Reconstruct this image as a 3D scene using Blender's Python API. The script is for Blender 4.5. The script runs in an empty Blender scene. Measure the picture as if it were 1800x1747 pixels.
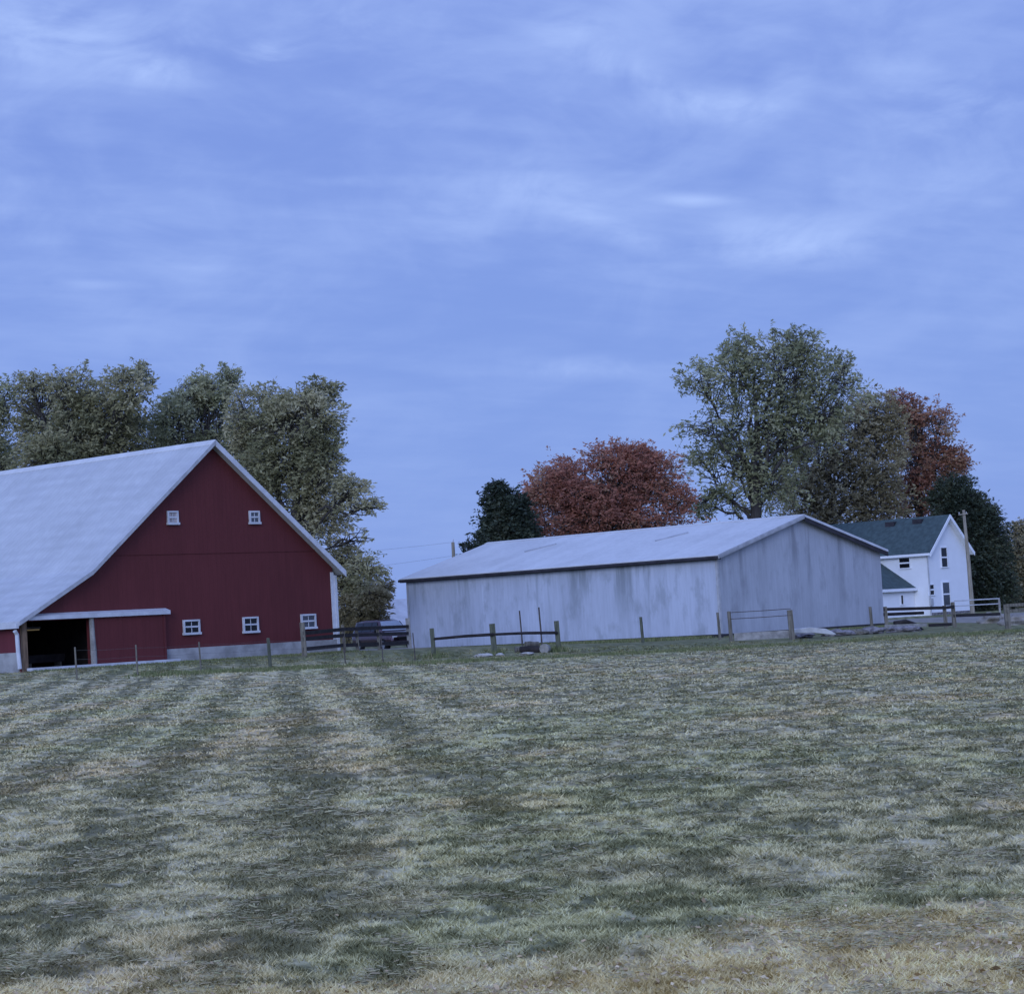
import bpy, math, random
import numpy as np
from mathutils import Vector, Matrix

# ------------------------------------------------------------------ camera, sky, sun, exposure
R = math.radians
scene = bpy.context.scene
COL = scene.collection
EYE = Vector((0.0, 0.0, 1.55))
F, ROLL, PITCH = 4106.5, 0.0557, 0.0529          # focal length in photo pixels, tilt of the phone
CAM_M = Matrix.Rotation(math.pi / 2 + PITCH, 3, 'X') @ Matrix.Rotation(-ROLL, 3, 'Z')
cd = bpy.data.cameras.new('camera')
cd.sensor_fit = 'HORIZONTAL'; cd.sensor_width = 36.0; cd.lens = F / 1800 * 36.0
cd.clip_start = 0.5; cd.clip_end = 9000
cam = bpy.data.objects.new('camera', cd); COL.objects.link(cam)
cam.matrix_world = Matrix.Translation(EYE) @ CAM_M.to_4x4()
scene.camera = cam

SUN_EL, SUN_AZ = R(18), R(196)                    # low, behind the camera, veiled by cloud
world = bpy.data.worlds.new('World'); scene.world = world; world.use_nodes = True
SKY_GAIN = 1.0
sun = bpy.data.lights.new('sun', 'SUN'); sun.energy = 1.05; sun.angle = R(25); sun.color = (0.72, 0.83, 1.0)
so = bpy.data.objects.new('sun', sun); COL.objects.link(so)
sdir = Vector((math.sin(SUN_AZ) * math.cos(SUN_EL), math.cos(SUN_AZ) * math.cos(SUN_EL), math.sin(SUN_EL)))
so.rotation_euler = sdir.to_track_quat('Z', 'Y').to_euler()
vs = scene.view_settings
vs.view_transform = 'Standard'; vs.look = 'None'; vs.exposure = 0.0; vs.gamma = 1.0; vs.use_curve_mapping = False

# ------------------------------------------------------------------ pixel helpers (photo pixels 1800 x 1747)
def ray(px, py):
    return (CAM_M @ Vector(((px - 900) / F, -(py - 873.5) / F, -1.0)))
def at(px, py, Y):
    d = ray(px, py); return EYE + d * (Y / d.y)

# ------------------------------------------------------------------ node helpers
class NT:
    def __init__(s, tree): s.t = tree; s.n = tree.nodes; s.l = tree.links
    def new(s, typ, **kw):
        n = s.n.new(typ)
        for k, v in kw.items():
            if k.startswith('i_'):
                key = k[2:]; key = int(key) if key.isdigit() else key.replace('_', ' ')
                s.put(n.inputs[key], v)
            else: setattr(n, k, v)
        return n
    def put(s, sock, v):
        if hasattr(v, 'is_output'): s.l.new(v, sock)
        else: sock.default_value = v
    def math(s, op, a, b=0.0, clamp=False):
        n = s.new('ShaderNodeMath', operation=op, use_clamp=clamp); s.put(n.inputs[0], a); s.put(n.inputs[1], b); return n.outputs[0]
    def vmath(s, op, a, b=None):
        n = s.new('ShaderNodeVectorMath', operation=op); s.put(n.inputs[0], a)
        if b is not None: s.put(n.inputs[1], b)
        return n.outputs['Value'] if op in ('LENGTH', 'DOT_PRODUCT') else n.outputs[0]
    def noise(s, vec, scale, detail=4, rough=0.55, dist=0.0):
        n = s.new('ShaderNodeTexNoise'); s.put(n.inputs['Vector'], vec)
        n.inputs['Scale'].default_value = scale; n.inputs['Detail'].default_value = detail
        n.inputs['Roughness'].default_value = rough; n.inputs['Distortion'].default_value = dist
        return n.outputs[0]
    def smap(s, v, a, b, lo=0.0, hi=1.0):
        n = s.new('ShaderNodeMapRange', interpolation_type='SMOOTHSTEP')
        s.put(n.inputs[0], v)
        for i, x in enumerate((a, b, lo, hi)): s.put(n.inputs[i + 1], x)
        return n.outputs[0]
    def mix(s, f, a, b, blend='MIX'):
        n = s.new('ShaderNodeMix', data_type='RGBA', blend_type=blend)
        s.put(n.inputs[0], f); s.put(n.inputs[6], c4(a)); s.put(n.inputs[7], c4(b)); return n.outputs[2]
    def mapping(s, vec, scale=(1, 1, 1), loc=(0, 0, 0), rot=(0, 0, 0)):
        n = s.new('ShaderNodeMapping'); s.put(n.inputs[0], vec)
        n.inputs['Location'].default_value = loc; n.inputs['Scale'].default_value = scale; n.inputs['Rotation'].default_value = rot
        return n.outputs[0]
def c4(c):
    return c if hasattr(c, 'is_output') else (tuple(c) + (1.0,) if len(c) == 3 else tuple(c))

# ------------------------------------------------------------------ sky: dusk blue, veiled by soft cloud
def build_world():
    t = NT(world.node_tree); t.n.clear()
    out = t.new('ShaderNodeOutputWorld')
    tc = t.new('ShaderNodeTexCoord').outputs['Generated']
    sky = t.new('ShaderNodeTexSky', sky_type='NISHITA', sun_disc=False, sun_elevation=SUN_EL, sun_rotation=SUN_AZ, altitude=200, air_density=1.0, dust_density=0.6, ozone_density=2.0)
    sep = t.new('ShaderNodeSeparateXYZ'); t.put(sep.inputs[0], tc)
    x, y, z = sep.outputs
    # cloud layer seen in perspective: stretched towards the horizon
    den = t.math('ADD', t.math('MAXIMUM', z, 0.0), 0.16)
    comb = t.new('ShaderNodeCombineXYZ'); t.put(comb.inputs[0], t.math('DIVIDE', x, den)); t.put(comb.inputs[1], t.math('DIVIDE', y, den))
    p = t.mapping(comb.outputs[0], scale=(1.0, 1.25, 1), rot=(0, 0, R(-34)))
    n1 = t.noise(p, 1.9, 6, 0.52, 0.5)
    n2 = t.noise(t.mapping(p, scale=(1.0, 2.2, 1), loc=(3, 1, 0)), 5.5, 5, 0.5, 0.3)
    n3 = t.noise(t.mapping(tc, scale=(1.0, 1.0, 2.2), rot=(0, R(14), 0)), 8.0, 6, 0.52, 0.6)
    body = t.math('ADD', t.math('MULTIPLY', n1, 0.46), t.math('ADD', t.math('MULTIPLY', n2, 0.20), t.math('MULTIPLY', n3, 0.34)))
    body = t.math('ADD', t.math('MULTIPLY', body, .72), t.math('MULTIPLY', t.noise(t.mapping(tc, scale=(1.0, 1.0, 2.0), rot=(0, R(18), 0), loc=(5, 2, 1)), 16.0, 6, .58, .8), .28))
    wisps = t.smap(body, 0.40, 0.66)
    # cloud patches with a place of their own in the sky
    acc = 0.0
    for (px, py, sx, sy, tilt, a) in PATCHES:
        d0 = ray(px, py).normalized()
        v = t.mapping(t.vmath('SUBTRACT', tc, d0), rot=(0, R(tilt), 0))
        v = t.vmath('MULTIPLY', v, (F / sx, 1.0, F / sy))
        g = t.smap(t.vmath('LENGTH', v), 0.0, 1.0, a, 0.0)
        acc = t.math('ADD', acc, g)
    n4 = t.noise(t.mapping(tc, scale=(1.0, 1.0, 1.7), rot=(0, R(20), 0)), 21.0, 6, 0.58, 0.9)
    tex = t.smap(t.math('ADD', t.math('MULTIPLY', n4, 0.65), t.math('MULTIPLY', n3, 0.35)), 0.34, 0.64, 0.05, 1.35)
    patch = t.math('MULTIPLY', acc, tex)
    cl = t.math('ADD', t.math('MULTIPLY', wisps, t.smap(z, .03, .22, .22, .62)), patch)
    cl = t.math('ADD', cl, 0.0, clamp=True)
    blue = t.mix(t.smap(z, -0.02, 0.30), (0.207, 0.335, 0.79), (0.207, 0.315, 0.78))
    cloud = t.mix(cl, blue, (0.40, 0.545, 1.0))
    # overcast is brighter towards the hidden low sun behind the camera
    s = t.vmath('DOT_PRODUCT', tc, tuple(sdir))
    glow = t.smap(s, -0.35, 1.0, 1.0, SKY_BACK)
    cloud = t.mix(1.0, cloud, t.new('ShaderNodeCombineColor', i_0=glow, i_1=glow, i_2=glow).outputs[0], 'MULTIPLY')
    nis = t.mix(1.0, sky.outputs[0], (0.10, 0.10, 0.10), 'MULTIPLY')
    col = t.mix(0.93, nis, cloud)
    bg = t.new('ShaderNodeBackground'); t.put(bg.inputs[0], col); bg.inputs[1].default_value = SKY_GAIN
    t.l.new(bg.outputs[0], out.inputs[0])
SKY_BACK = 2.1
PATCHES = [(110, 60, 380, 130, -8, .55), (265, 125, 110, 50, -10, .45), (463, 98, 90, 34, 4, .8), (620, 40, 260, 120, 0, .35),
           (1080, 120, 190, 40, -20, .4), (1260, 185, 220, 50, -8, .6), (1390, 150, 70, 50, 0, .3), (960, 345, 260, 80, -18, .45), (790, 370, 170, 90, -35, .3),
           (1220, 352, 120, 18, -6, .45), (1370, 425, 260, 75, -4, .6), (1100, 415, 140, 35, -25, .4), (1030, 645, 170, 34, -2, .6), (1700, 170, 300, 110, -15, .4),
           (1010, 55, 150, 70, -20, .35), (1600, 300, 330, 120, -10, .25), (330, 470, 300, 60, -4, .2), (150, 500, 160, 14, -3, .2), (620, 320, 120, 14, -4, .25)]
build_world()

# ------------------------------------------------------------------ mesh helpers
class MB:
    def __init__(s): s.v = []; s.f = []
    def add(s, vs_, fs):
        o = len(s.v); s.v += [tuple(v) for v in vs_]; s.f += [tuple(i + o for i in f) for f in fs]; return s
    def box(s, a, b):
        (x0, y0, z0), (x1, y1, z1) = a, b
        x0, x1 = sorted((x0, x1)); y0, y1 = sorted((y0, y1)); z0, z1 = sorted((z0, z1))
        return s.add([(x0, y0, z0), (x1, y0, z0), (x1, y1, z0), (x0, y1, z0), (x0, y0, z1), (x1, y0, z1), (x1, y1, z1), (x0, y1, z1)],
              [(0, 3, 2, 1), (4, 5, 6, 7), (0, 1, 5, 4), (1, 2, 6, 5), (2, 3, 7, 6), (3, 0, 4, 7)])
    def prism(s, poly, a, b, ax='y'):
        """poly in (u, w): extruded along y (u=x, w=z) or along x (u=y, w=z)"""
        n = len(poly)
        area = sum(poly[i][0] * poly[(i + 1) % n][1] - poly[(i + 1) % n][0] * poly[i][1] for i in range(n))
        if area < 0: poly = poly[::-1]
        if a > b: a, b = b, a
        P = (lambda u, w, t: (u, t, w)) if ax == 'y' else (lambda u, w, t: (t, u, w))
        v = [P(u, w, a) for u, w in poly] + [P(u, w, b) for u, w in poly]
        f = [tuple(range(n)), tuple(range(2 * n - 1, n - 1, -1))] + [(i, i + n, (i + 1) % n + n, (i + 1) % n) for i in range(n)]
        if ax == 'x': f = [q[::-1] for q in f]
        return s.add(v, f)
    def tube(s, pts, rad, n=6, caps=True):
        pts = [Vector(p) for p in pts]
        if not hasattr(rad, '__len__'): rad = [rad] * len(pts)
        o = len(s.v); prev = None
        for i, p in enumerate(pts):
            d = (pts[min(i + 1, len(pts) - 1)] - pts[max(i - 1, 0)])
            d = d.normalized() if d.length > 1e-9 else Vector((0, 0, 1))
            if prev is None:
                u = d.orthogonal().normalized()
            else:
                u = prev - d * prev.dot(d); u = u.normalized() if u.length > 1e-6 else d.orthogonal().normalized()
            prev = u; w = d.cross(u)
            for k in range(n):
                a = 2 * math.pi * k / n
                s.v.append(tuple(p + (u * math.cos(a) + w * math.sin(a)) * rad[i]))
        for i in range(len(pts) - 1):
            for k in range(n):
                a = o + i * n + k; b = o + i * n + (k + 1) % n
                s.f.append((a, b, b + n, a + n))
        if caps:
            s.f.append(tuple(o + k for k in range(n))[::-1]); e = o + (len(pts) - 1) * n
            s.f.append(tuple(e + k for k in range(n)))
        return s
    def bar(s, p, q, w, h, up=(0, 0, 1)):
        """rectangular bar from p to q"""
        p, q = Vector(p), Vector(q); d = (q - p).normalized(); up = Vector(up)
        sd = d.cross(up).normalized() * (w / 2); u = sd.normalized().cross(d) * (h / 2)
        v = [p - sd - u, p + sd - u, p + sd + u, p - sd + u, q - sd - u, q + sd - u, q + sd + u, q - sd + u]
        return s.add(v, [(0, 1, 2, 3), (7, 6, 5, 4), (0, 4, 5, 1), (1, 5, 6, 2), (2, 6, 7, 3), (3, 7, 4, 0)])
    def build(s, name, mat, parent=None, smooth=False, bevel=0):
        me = bpy.data.meshes.new(name); me.from_pydata(s.v, [], s.f); me.update()
        if smooth: me.polygons.foreach_set('use_smooth', [True] * len(me.polygons))
        if mat: me.materials.append(mat)
        o = bpy.data.objects.new(name, me); COL.objects.link(o)
        if parent: o.parent = parent
        if bevel:
            m = o.modifiers.new('Bevel', 'BEVEL'); m.width = bevel; m.segments = 2; m.limit_method = 'ANGLE'
        return o
def tag(o, label, cat, group=None):
    o['label'] = label; o['category'] = cat
    if group: o['group'] = group
    return o
def empty(name, loc=(0, 0, 0), rz=0, label=None, cat=None, group=None):
    o = bpy.data.objects.new(name, None); COL.objects.link(o); o.location = loc; o.rotation_euler = (0, 0, rz)
    o.empty_display_size = .2
    return tag(o, label, cat, group) if label else o
def mesh_np(name, verts, faces, mat, parent=None, attrs=None, smooth=False):
    """verts (n,3); faces (m,k) of constant size; attrs {name:(n,) or (n,3)}"""
    me = bpy.data.meshes.new(name); n = len(verts); m, k = faces.shape
    me.vertices.add(n); me.vertices.foreach_set('co', np.ascontiguousarray(verts, np.float32).ravel())
    me.loops.add(m * k); me.loops.foreach_set('vertex_index', np.ascontiguousarray(faces, np.int32).ravel())
    me.polygons.add(m); me.polygons.foreach_set('loop_start', np.arange(0, m * k, k, dtype=np.int32))
    if smooth: me.polygons.foreach_set('use_smooth', np.ones(m, bool))
    for an, av in (attrs or {}).items():
        if av.ndim == 1:
            a = me.attributes.new(an, 'FLOAT', 'POINT'); a.data.foreach_set('value', np.ascontiguousarray(av, np.float32))
        else:
            a = me.attributes.new(an, 'FLOAT_COLOR', 'POINT'); a.data.foreach_set('color', np.c_[av, np.ones(len(av))].astype(np.float32).ravel())
    me.update(calc_edges=True); me.validate()
    if mat: me.materials.append(mat)
    o = bpy.data.objects.new(name, me); COL.objects.link(o)
    if parent: o.parent = parent
    return o

# ------------------------------------------------------------------ materials
def new_mat(name):
    m = bpy.data.materials.new(name); m.use_nodes = True; t = NT(m.node_tree); t.n.clear()
    out = t.new('ShaderNodeOutputMaterial'); b = t.new('ShaderNodeBsdfPrincipled'); t.l.new(b.outputs[0], out.inputs[0])
    return m, t, b, out
def mat(name, c, rough=.7, metal=0.0, var=.18, scale=3.0, spec=.3, streak=None, bump=0.0, bscale=30, c2=None):
    """base colour with mottled wear; streak = (sx, sy, sz) stretches the mottling"""
    m, t, b, out = new_mat(name)
    tc = t.new('ShaderNodeTexCoord').outputs['Object']
    v = t.mapping(tc, scale=streak) if streak else tc
    n = t.noise(v, scale, 6, .6)
    f = t.smap(n, .3, .7)
    lo = c2 if c2 else tuple(x * (1 - var) for x in c); hi = tuple(min(1, x * (1 + var * .6)) for x in c)
    t.put(b.inputs['Base Color'], t.mix(f, lo, hi))
    b.inputs['Roughness'].default_value = rough; b.inputs['Metallic'].default_value = metal
    b.inputs['Specular IOR Level'].default_value = spec
    if bump:
        bp = t.new('ShaderNodeBump'); bp.inputs['Strength'].default_value = bump; bp.inputs['Distance'].default_value = .02
        t.put(bp.inputs['Height'], t.noise(v, bscale, 4, .6)); t.l.new(bp.outputs[0], b.inputs['Normal'])
    return m

def siding_mat(name, c, axis, period, stain=None, rough=.55, spec=.3, ribs=.5, bands=0, lines=0):
    """ribbed sheet metal: ribs across `axis` ('x' or 'y' of the building), mottled, optional run-down stains"""
    m, t, b, out = new_mat(name)
    tc = t.new('ShaderNodeTexCoord').outputs['Object']
    sep = t.new('ShaderNodeSeparateXYZ'); t.put(sep.inputs[0], tc)
    u = sep.outputs[0] if axis == 'x' else sep.outputs[1]
    rib = t.math('FRACT', t.math('DIVIDE', u, period))
    ribh = t.smap(t.math('ABSOLUTE', t.math('SUBTRACT', rib, .5)), .36, .46)
    sheet = t.math('FLOOR', t.math('DIVIDE', u, .91))
    wn = t.new('ShaderNodeTexWhiteNoise', noise_dimensions='1D'); t.put(wn.inputs['W'], sheet)
    big = t.noise(t.mapping(tc, scale=(1, 1, .6)), .35, 5, .6)
    fine = t.noise(t.mapping(tc, scale=(3, 3, .4)), 1.2, 5, .65)
    f = t.math('ADD', t.math('MULTIPLY', t.smap(big, .3, .7), .4), t.math('ADD', t.math('MULTIPLY', t.smap(fine, .3, .7), .35), t.math('MULTIPLY', wn.outputs[0], .25)))
    col = t.mix(f, tuple(x * .82 for x in c), tuple(min(1, x * 1.14) for x in c))
    if lines: col = t.mix(t.math('MULTIPLY', ribh, lines), col, tuple(x * .5 for x in c))
    if bands:
        w = t.math('SINE', t.math('ADD', t.math('MULTIPLY', sep.outputs[0], 2 * math.pi / bands), t.math('MULTIPLY', t.noise(t.mapping(tc, scale=(1, .35, 1)), .8, 4), 7.0)))
        col = t.mix(t.math('MULTIPLY', t.math('ADD', .5, t.math('MULTIPLY', w, .5)), t.smap(t.noise(tc, .25, 3), .35, .6, .08, .26)), col, tuple(x * .62 for x in c))
        col = t.mix(t.math('MULTIPLY', ribh, .16), col, tuple(x * .55 for x in c))
    if stain:
        sc, amt, z0, z1 = stain
        s1 = t.noise(t.mapping(tc, scale=(1, 1, .09), loc=(7, 3, 0)), .95, 5, .62, .15)
        s2 = t.noise(t.mapping(tc, scale=(1, 1, .5), loc=(1, 9, 4)), .22, 4, .55)
        k = t.math('MULTIPLY', t.smap(s1, .50, .66), t.smap(s2, .38, .54))
        zz = t.smap(sep.outputs[2], z0, z1)
        k = t.math('MULTIPLY', k, t.math('ADD', .35, t.math('MULTIPLY', zz, .65)))
        col = t.mix(t.math('MULTIPLY', k, amt), col, sc)
        s3 = t.noise(t.mapping(tc, scale=(2.2, 2.2, 1.0), loc=(4, 2, 7)), .5, 6, .65)
        col = t.mix(t.smap(s3, .49, .68, 0, amt * .52), col, sc)
    t.put(b.inputs['Base Color'], col)
    b.inputs['Roughness'].default_value = rough; b.inputs['Specular IOR Level'].default_value = spec
    bp = t.new('ShaderNodeBump'); bp.inputs['Strength'].default_value = ribs; bp.inputs['Distance'].default_value = .02
    t.put(bp.inputs['Height'], t.math('ADD', ribh, t.math('MULTIPLY', fine, .5))); t.l.new(bp.outputs[0], b.inputs['Normal'])
    return m

M = {}
M['red'] = siding_mat('red_siding', (.119, .027, .027), 'x', .2286, rough=.6, spec=.2, ribs=.12, lines=.09)
M['red_y'] = siding_mat('red_siding_side', (.135, .026, .032), 'y', .2286, rough=.6, spec=.2, ribs=.12, lines=.09)
M['barnroof'] = siding_mat('barn_roof_metal', (.50, .50, .49), 'y', .3, rough=.55, ribs=.35, bands=.62, stain=((.42, .42, .43), .5, -9, -8))
M['shedroof'] = siding_mat('shed_roof_metal', (.58, .57, .55), 'y', .3, rough=.5, ribs=.3)
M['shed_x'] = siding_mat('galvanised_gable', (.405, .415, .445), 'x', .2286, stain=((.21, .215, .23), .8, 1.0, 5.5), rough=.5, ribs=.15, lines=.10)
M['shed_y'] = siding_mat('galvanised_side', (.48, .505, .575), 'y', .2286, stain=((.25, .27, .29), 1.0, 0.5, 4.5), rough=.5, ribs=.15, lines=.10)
M['trim'] = mat('white_trim', (.56, .56, .58), var=.15, scale=2, rough=.55)
M['greytrim'] = mat('grey_trim', (.42, .42, .43), var=.2, scale=2, rough=.6)
M['darktrim'] = mat('dark_gutter_and_shade', (.035, .03, .035), var=.4, scale=2, rough=.6)
M['concrete'] = mat('concrete', (.34, .33, .315), var=.32, scale=1.3, rough=.9, bump=.4)
M['white'] = mat('white_clapboard', (.80, .80, .82), var=.03, scale=1.2, rough=.65)
M['shingle'] = mat('green_shingles', (.060, .088, .088), var=.25, scale=2.5, rough=.85, bump=.5, bscale=12)
M['glass'] = mat('window_glass', (.05, .055, .065), var=.3, scale=4, rough=.08, spec=.8)
M['glass_pale'] = mat('painted_reflection_glass', (.42, .36, .34), var=.45, scale=5, rough=.3, spec=.5)  # cream tone paints a reflection into the pane colour
M['glass_dark'] = mat('dark_window_glass', (.008, .008, .010), var=.3, scale=4, rough=.12, spec=.4)
M['wood'] = mat('weathered_wood', (.17, .15, .115), var=.45, scale=4, rough=.9, streak=(3, 3, .4), bump=.4)
M['wood_green'] = mat('mossy_post_wood', (.105, .11, .075), var=.4, scale=5, rough=.9, streak=(3, 3, .5), bump=.4)
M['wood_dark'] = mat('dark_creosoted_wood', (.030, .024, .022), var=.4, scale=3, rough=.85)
M['wood_brown'] = mat('brown_timber', (.20, .13, .08), var=.4, scale=4, rough=.85, streak=(3, 3, .4))
M['wood_grey'] = mat('grey_board', (.30, .28, .25), var=.35, scale=3, rough=.9)
M['pole'] = mat('utility_pole_wood', (.30, .26, .20), var=.35, scale=4, rough=.9, streak=(4, 4, .3))
M['steel'] = mat('galvanised_pipe', (.45, .45, .46), var=.2, scale=3, rough=.45, metal=.3)
M['rust'] = mat('rusty_steel', (.09, .075, .065), var=.4, scale=6, rough=.8)
M['wire'] = mat('dull_wire', (.10, .10, .10), rough=.6, var=.2)
M['gravel'] = mat('gravel', (.27, .24, .20), var=.35, scale=1.4, rough=.95, bump=.8, bscale=9)
M['stone'] = mat('pale_stone', (.42, .39, .34), var=.3, scale=4, rough=.9, bump=.5)
M['rock'] = mat('grey_stone', (.21, .19, .19), var=.6, scale=4.5, rough=.95, bump=.6)
M['windscreen'] = mat('painted_sky_windscreen', (.42, .46, .50), var=.1, rough=.1, spec=.8)  # pale base colour stands in for the sky reflected in the glass
M['paint'] = mat('dark_car_paint', (.135, .085, .095), var=.05, rough=.16, spec=.6, metal=.75)
M['tyre'] = mat('tyre_rubber', (.015, .015, .016), var=.2, rough=.85)
M['alloy'] = mat('alloy_rim', (.42, .42, .44), var=.1, rough=.35, metal=.7)
M['lampglass'] = mat('headlight_glass', (.75, .76, .78), var=.1, rough=.15, spec=.7)
M['bark'] = mat('tree_bark', (.060, .052, .046), var=.4, scale=3, rough=.95, streak=(3, 3, .5), bump=.6)
M['dirt'] = mat('earth_floor', (.12, .09, .07), var=.4, scale=1, rough=1)
M['tarp'] = mat('pale_tarp', (.44, .43, .41), var=.25, scale=2, rough=.6)
M['slate'] = mat('pale_slate_roof', (.42, .42, .44), var=.15, scale=1, rough=.6)

def lamp_mat():
    m, t, b, out = new_mat('tube_lamp_glow'); t.n.remove(b)
    e = t.new('ShaderNodeEmission'); e.inputs[0].default_value = (1, .82, .5, 1); e.inputs[1].default_value = .09
    t.l.new(e.outputs[0], out.inputs[0]); return m
M['lamp'] = lamp_mat()

def leaf_mat(name, cols, trans=.40):
    m, t, b, out = new_mat(name)
    at_ = t.new('ShaderNodeAttribute', attribute_name='tint').outputs['Fac']
    cr = t.new('ShaderNodeValToRGB'); t.put(cr.inputs[0], at_)
    el = cr.color_ramp.elements
    for i, c in enumerate(cols):
        p = i / (len(cols) - 1)
        e = el[i] if i < 2 else el.new(p)
        e.position = p; e.color = c4(c)
    t.put(b.inputs['Base Color'], cr.outputs[0]); b.inputs['Roughness'].default_value = .6; b.inputs['Specular IOR Level'].default_value = .25
    tr = t.new('ShaderNodeBsdfTranslucent'); t.put(tr.inputs[0], cr.outputs[0])
    mx = t.new('ShaderNodeMixShader'); mx.inputs[0].default_value = trans
    t.l.new(b.outputs[0], mx.inputs[1]); t.l.new(tr.outputs[0], mx.inputs[2]); t.l.new(mx.outputs[0], out.inputs[0])
    return m
M['leaf_olive'] = leaf_mat('olive_leaves', [(.21, .205, .105), (.31, .29, .145), (.44, .395, .21), (.58, .52, .32)])
M['leaf_green'] = leaf_mat('dull_green_leaves', [(.205, .215, .115), (.30, .30, .155), (.43, .415, .225), (.57, .535, .33)])
M['leaf_brown'] = leaf_mat('brown_green_leaves', [(.23, .185, .10), (.32, .265, .14), (.42, .35, .19), (.55, .47, .28)])
M['leaf_red'] = leaf_mat('red_maple_leaves', [(.36, .165, .115), (.47, .205, .135), (.55, .26, .165), (.55, .38, .24)], trans=.5)
M['leaf_crimson'] = leaf_mat('russet_leaves', [(.30, .14, .09), (.41, .18, .105), (.46, .25, .145), (.48, .37, .21)])
M['needle'] = leaf_mat('dark_needles', [(.026, .036, .023), (.040, .054, .034), (.060, .076, .046), (.115, .12, .07)], trans=.10)

# ------------------------------------------------------------------ numpy noise
def _hash(ix, iy, iz, seed):
    h = (ix * 374761393 + iy * 668265263 + iz * 2147483647 + seed * 1274126177) & 0xFFFFFFFF
    h = ((h ^ (h >> 13)) * 1274126177) & 0xFFFFFFFF
    return ((h ^ (h >> 16)) & 0xFFFF) / 65535.0
def vnoise(x, y, z=None, seed=0):
    x = np.asarray(x, float); y = np.asarray(y, float); z = np.zeros_like(x) if z is None else np.asarray(z, float)
    xi, yi, zi = (np.floor(a).astype(np.int64) for a in (x, y, z)); fx, fy, fz = x - xi, y - yi, z - zi
    fx, fy, fz = (a * a * (3 - 2 * a) for a in (fx, fy, fz)); r = 0
    for dx in (0, 1):
        for dy in (0, 1):
            for dz in (0, 1):
                w = (fx if dx else 1 - fx) * (fy if dy else 1 - fy) * (fz if dz else 1 - fz)
                r = r + w * _hash(xi + dx, yi + dy, zi + dz, seed)
    return r
def fbm(x, y, z=None, seed=0, octv=4):
    a, s, t = 1.0, 0.0, 0.0
    for o in range(octv):
        k = 2 ** o
        s = s + a * vnoise(np.asarray(x) * k, np.asarray(y) * k, None if z is None else np.asarray(z) * k, seed + o); t += a; a *= .55
    return s / t

# ------------------------------------------------------------------ ground
TH = 0.8086                                        # barn, shed and house stand parallel
G = Vector((math.cos(TH), math.sin(TH), 0)); L = Vector((-math.sin(TH), math.cos(TH), 0))
BARN = Vector((-8.25, 105.0, 0.64)); HW, WL, HE, HR, HL, BL = 6.70, 3.36, 3.74, 9.16, 1.96, 30.0
SHED = Vector((11.04, 128.34, 0.196)); SW, SL, SHE, SHR = 15.52, 24.72, 4.30, 6.37
HOUSE = Vector((33.88, 192.5, 0.16)); HGW, HHE, HHR, HLEN = 5.96, 5.2, 8.04, 13.0
def gz(x, y):
    x = np.asarray(x, float); y = np.asarray(y, float)
    dx, dy = x - BARN.x, y - BARN.y
    u = dx * G.x + dy * G.y; v = dx * L.x + dy * L.y
    ex = np.maximum(np.maximum(-u - (2 * HW + WL), u), 0); ey = np.maximum(np.maximum(-v, v - BL), 0)
    d2 = ex * ex + ey * ey
    z = .60 * np.exp(-d2 / 15.0 ** 2)
    z = z - .06 * np.exp(-((x - 4) ** 2 + (y - 96) ** 2) / 12 ** 2)
    far = np.clip((y - 230) / 400, 0, 1)
    z = z + .10 * np.clip((y - 150) / 45, 0, 1) - 1.2 * far * far * (3 - 2 * far)
    return z
def gzr(x, y):
    """ground with the unevenness of the turf"""
    r = np.hypot(x, y); amp = np.clip((130 - r) / 60, 0, 1)
    return gz(x, y) + amp * (.10 * (fbm(np.asarray(x) * .35, np.asarray(y) * .35, seed=3) - .5) + .085 * (fbm(np.asarray(x) * 2.1, np.asarray(y) * 1.6, seed=9, octv=4) - .5))
def stripe(x, y):
    """mower passes running away from the road"""
    u = x + .10 * y + .55 * (fbm(x * .15, y * .08, seed=21) - .5) + .35 * (fbm(x * 1.5, y * .8, seed=22) - .5)
    return .5 - .5 * np.cos(2 * math.pi * (u - .15) / 1.65)
def gpos(px, Y, dz=0.0):
    p = at(px, 1110, Y); return Vector((p.x, Y, float(gz(p.x, Y)) + dz))

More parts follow.
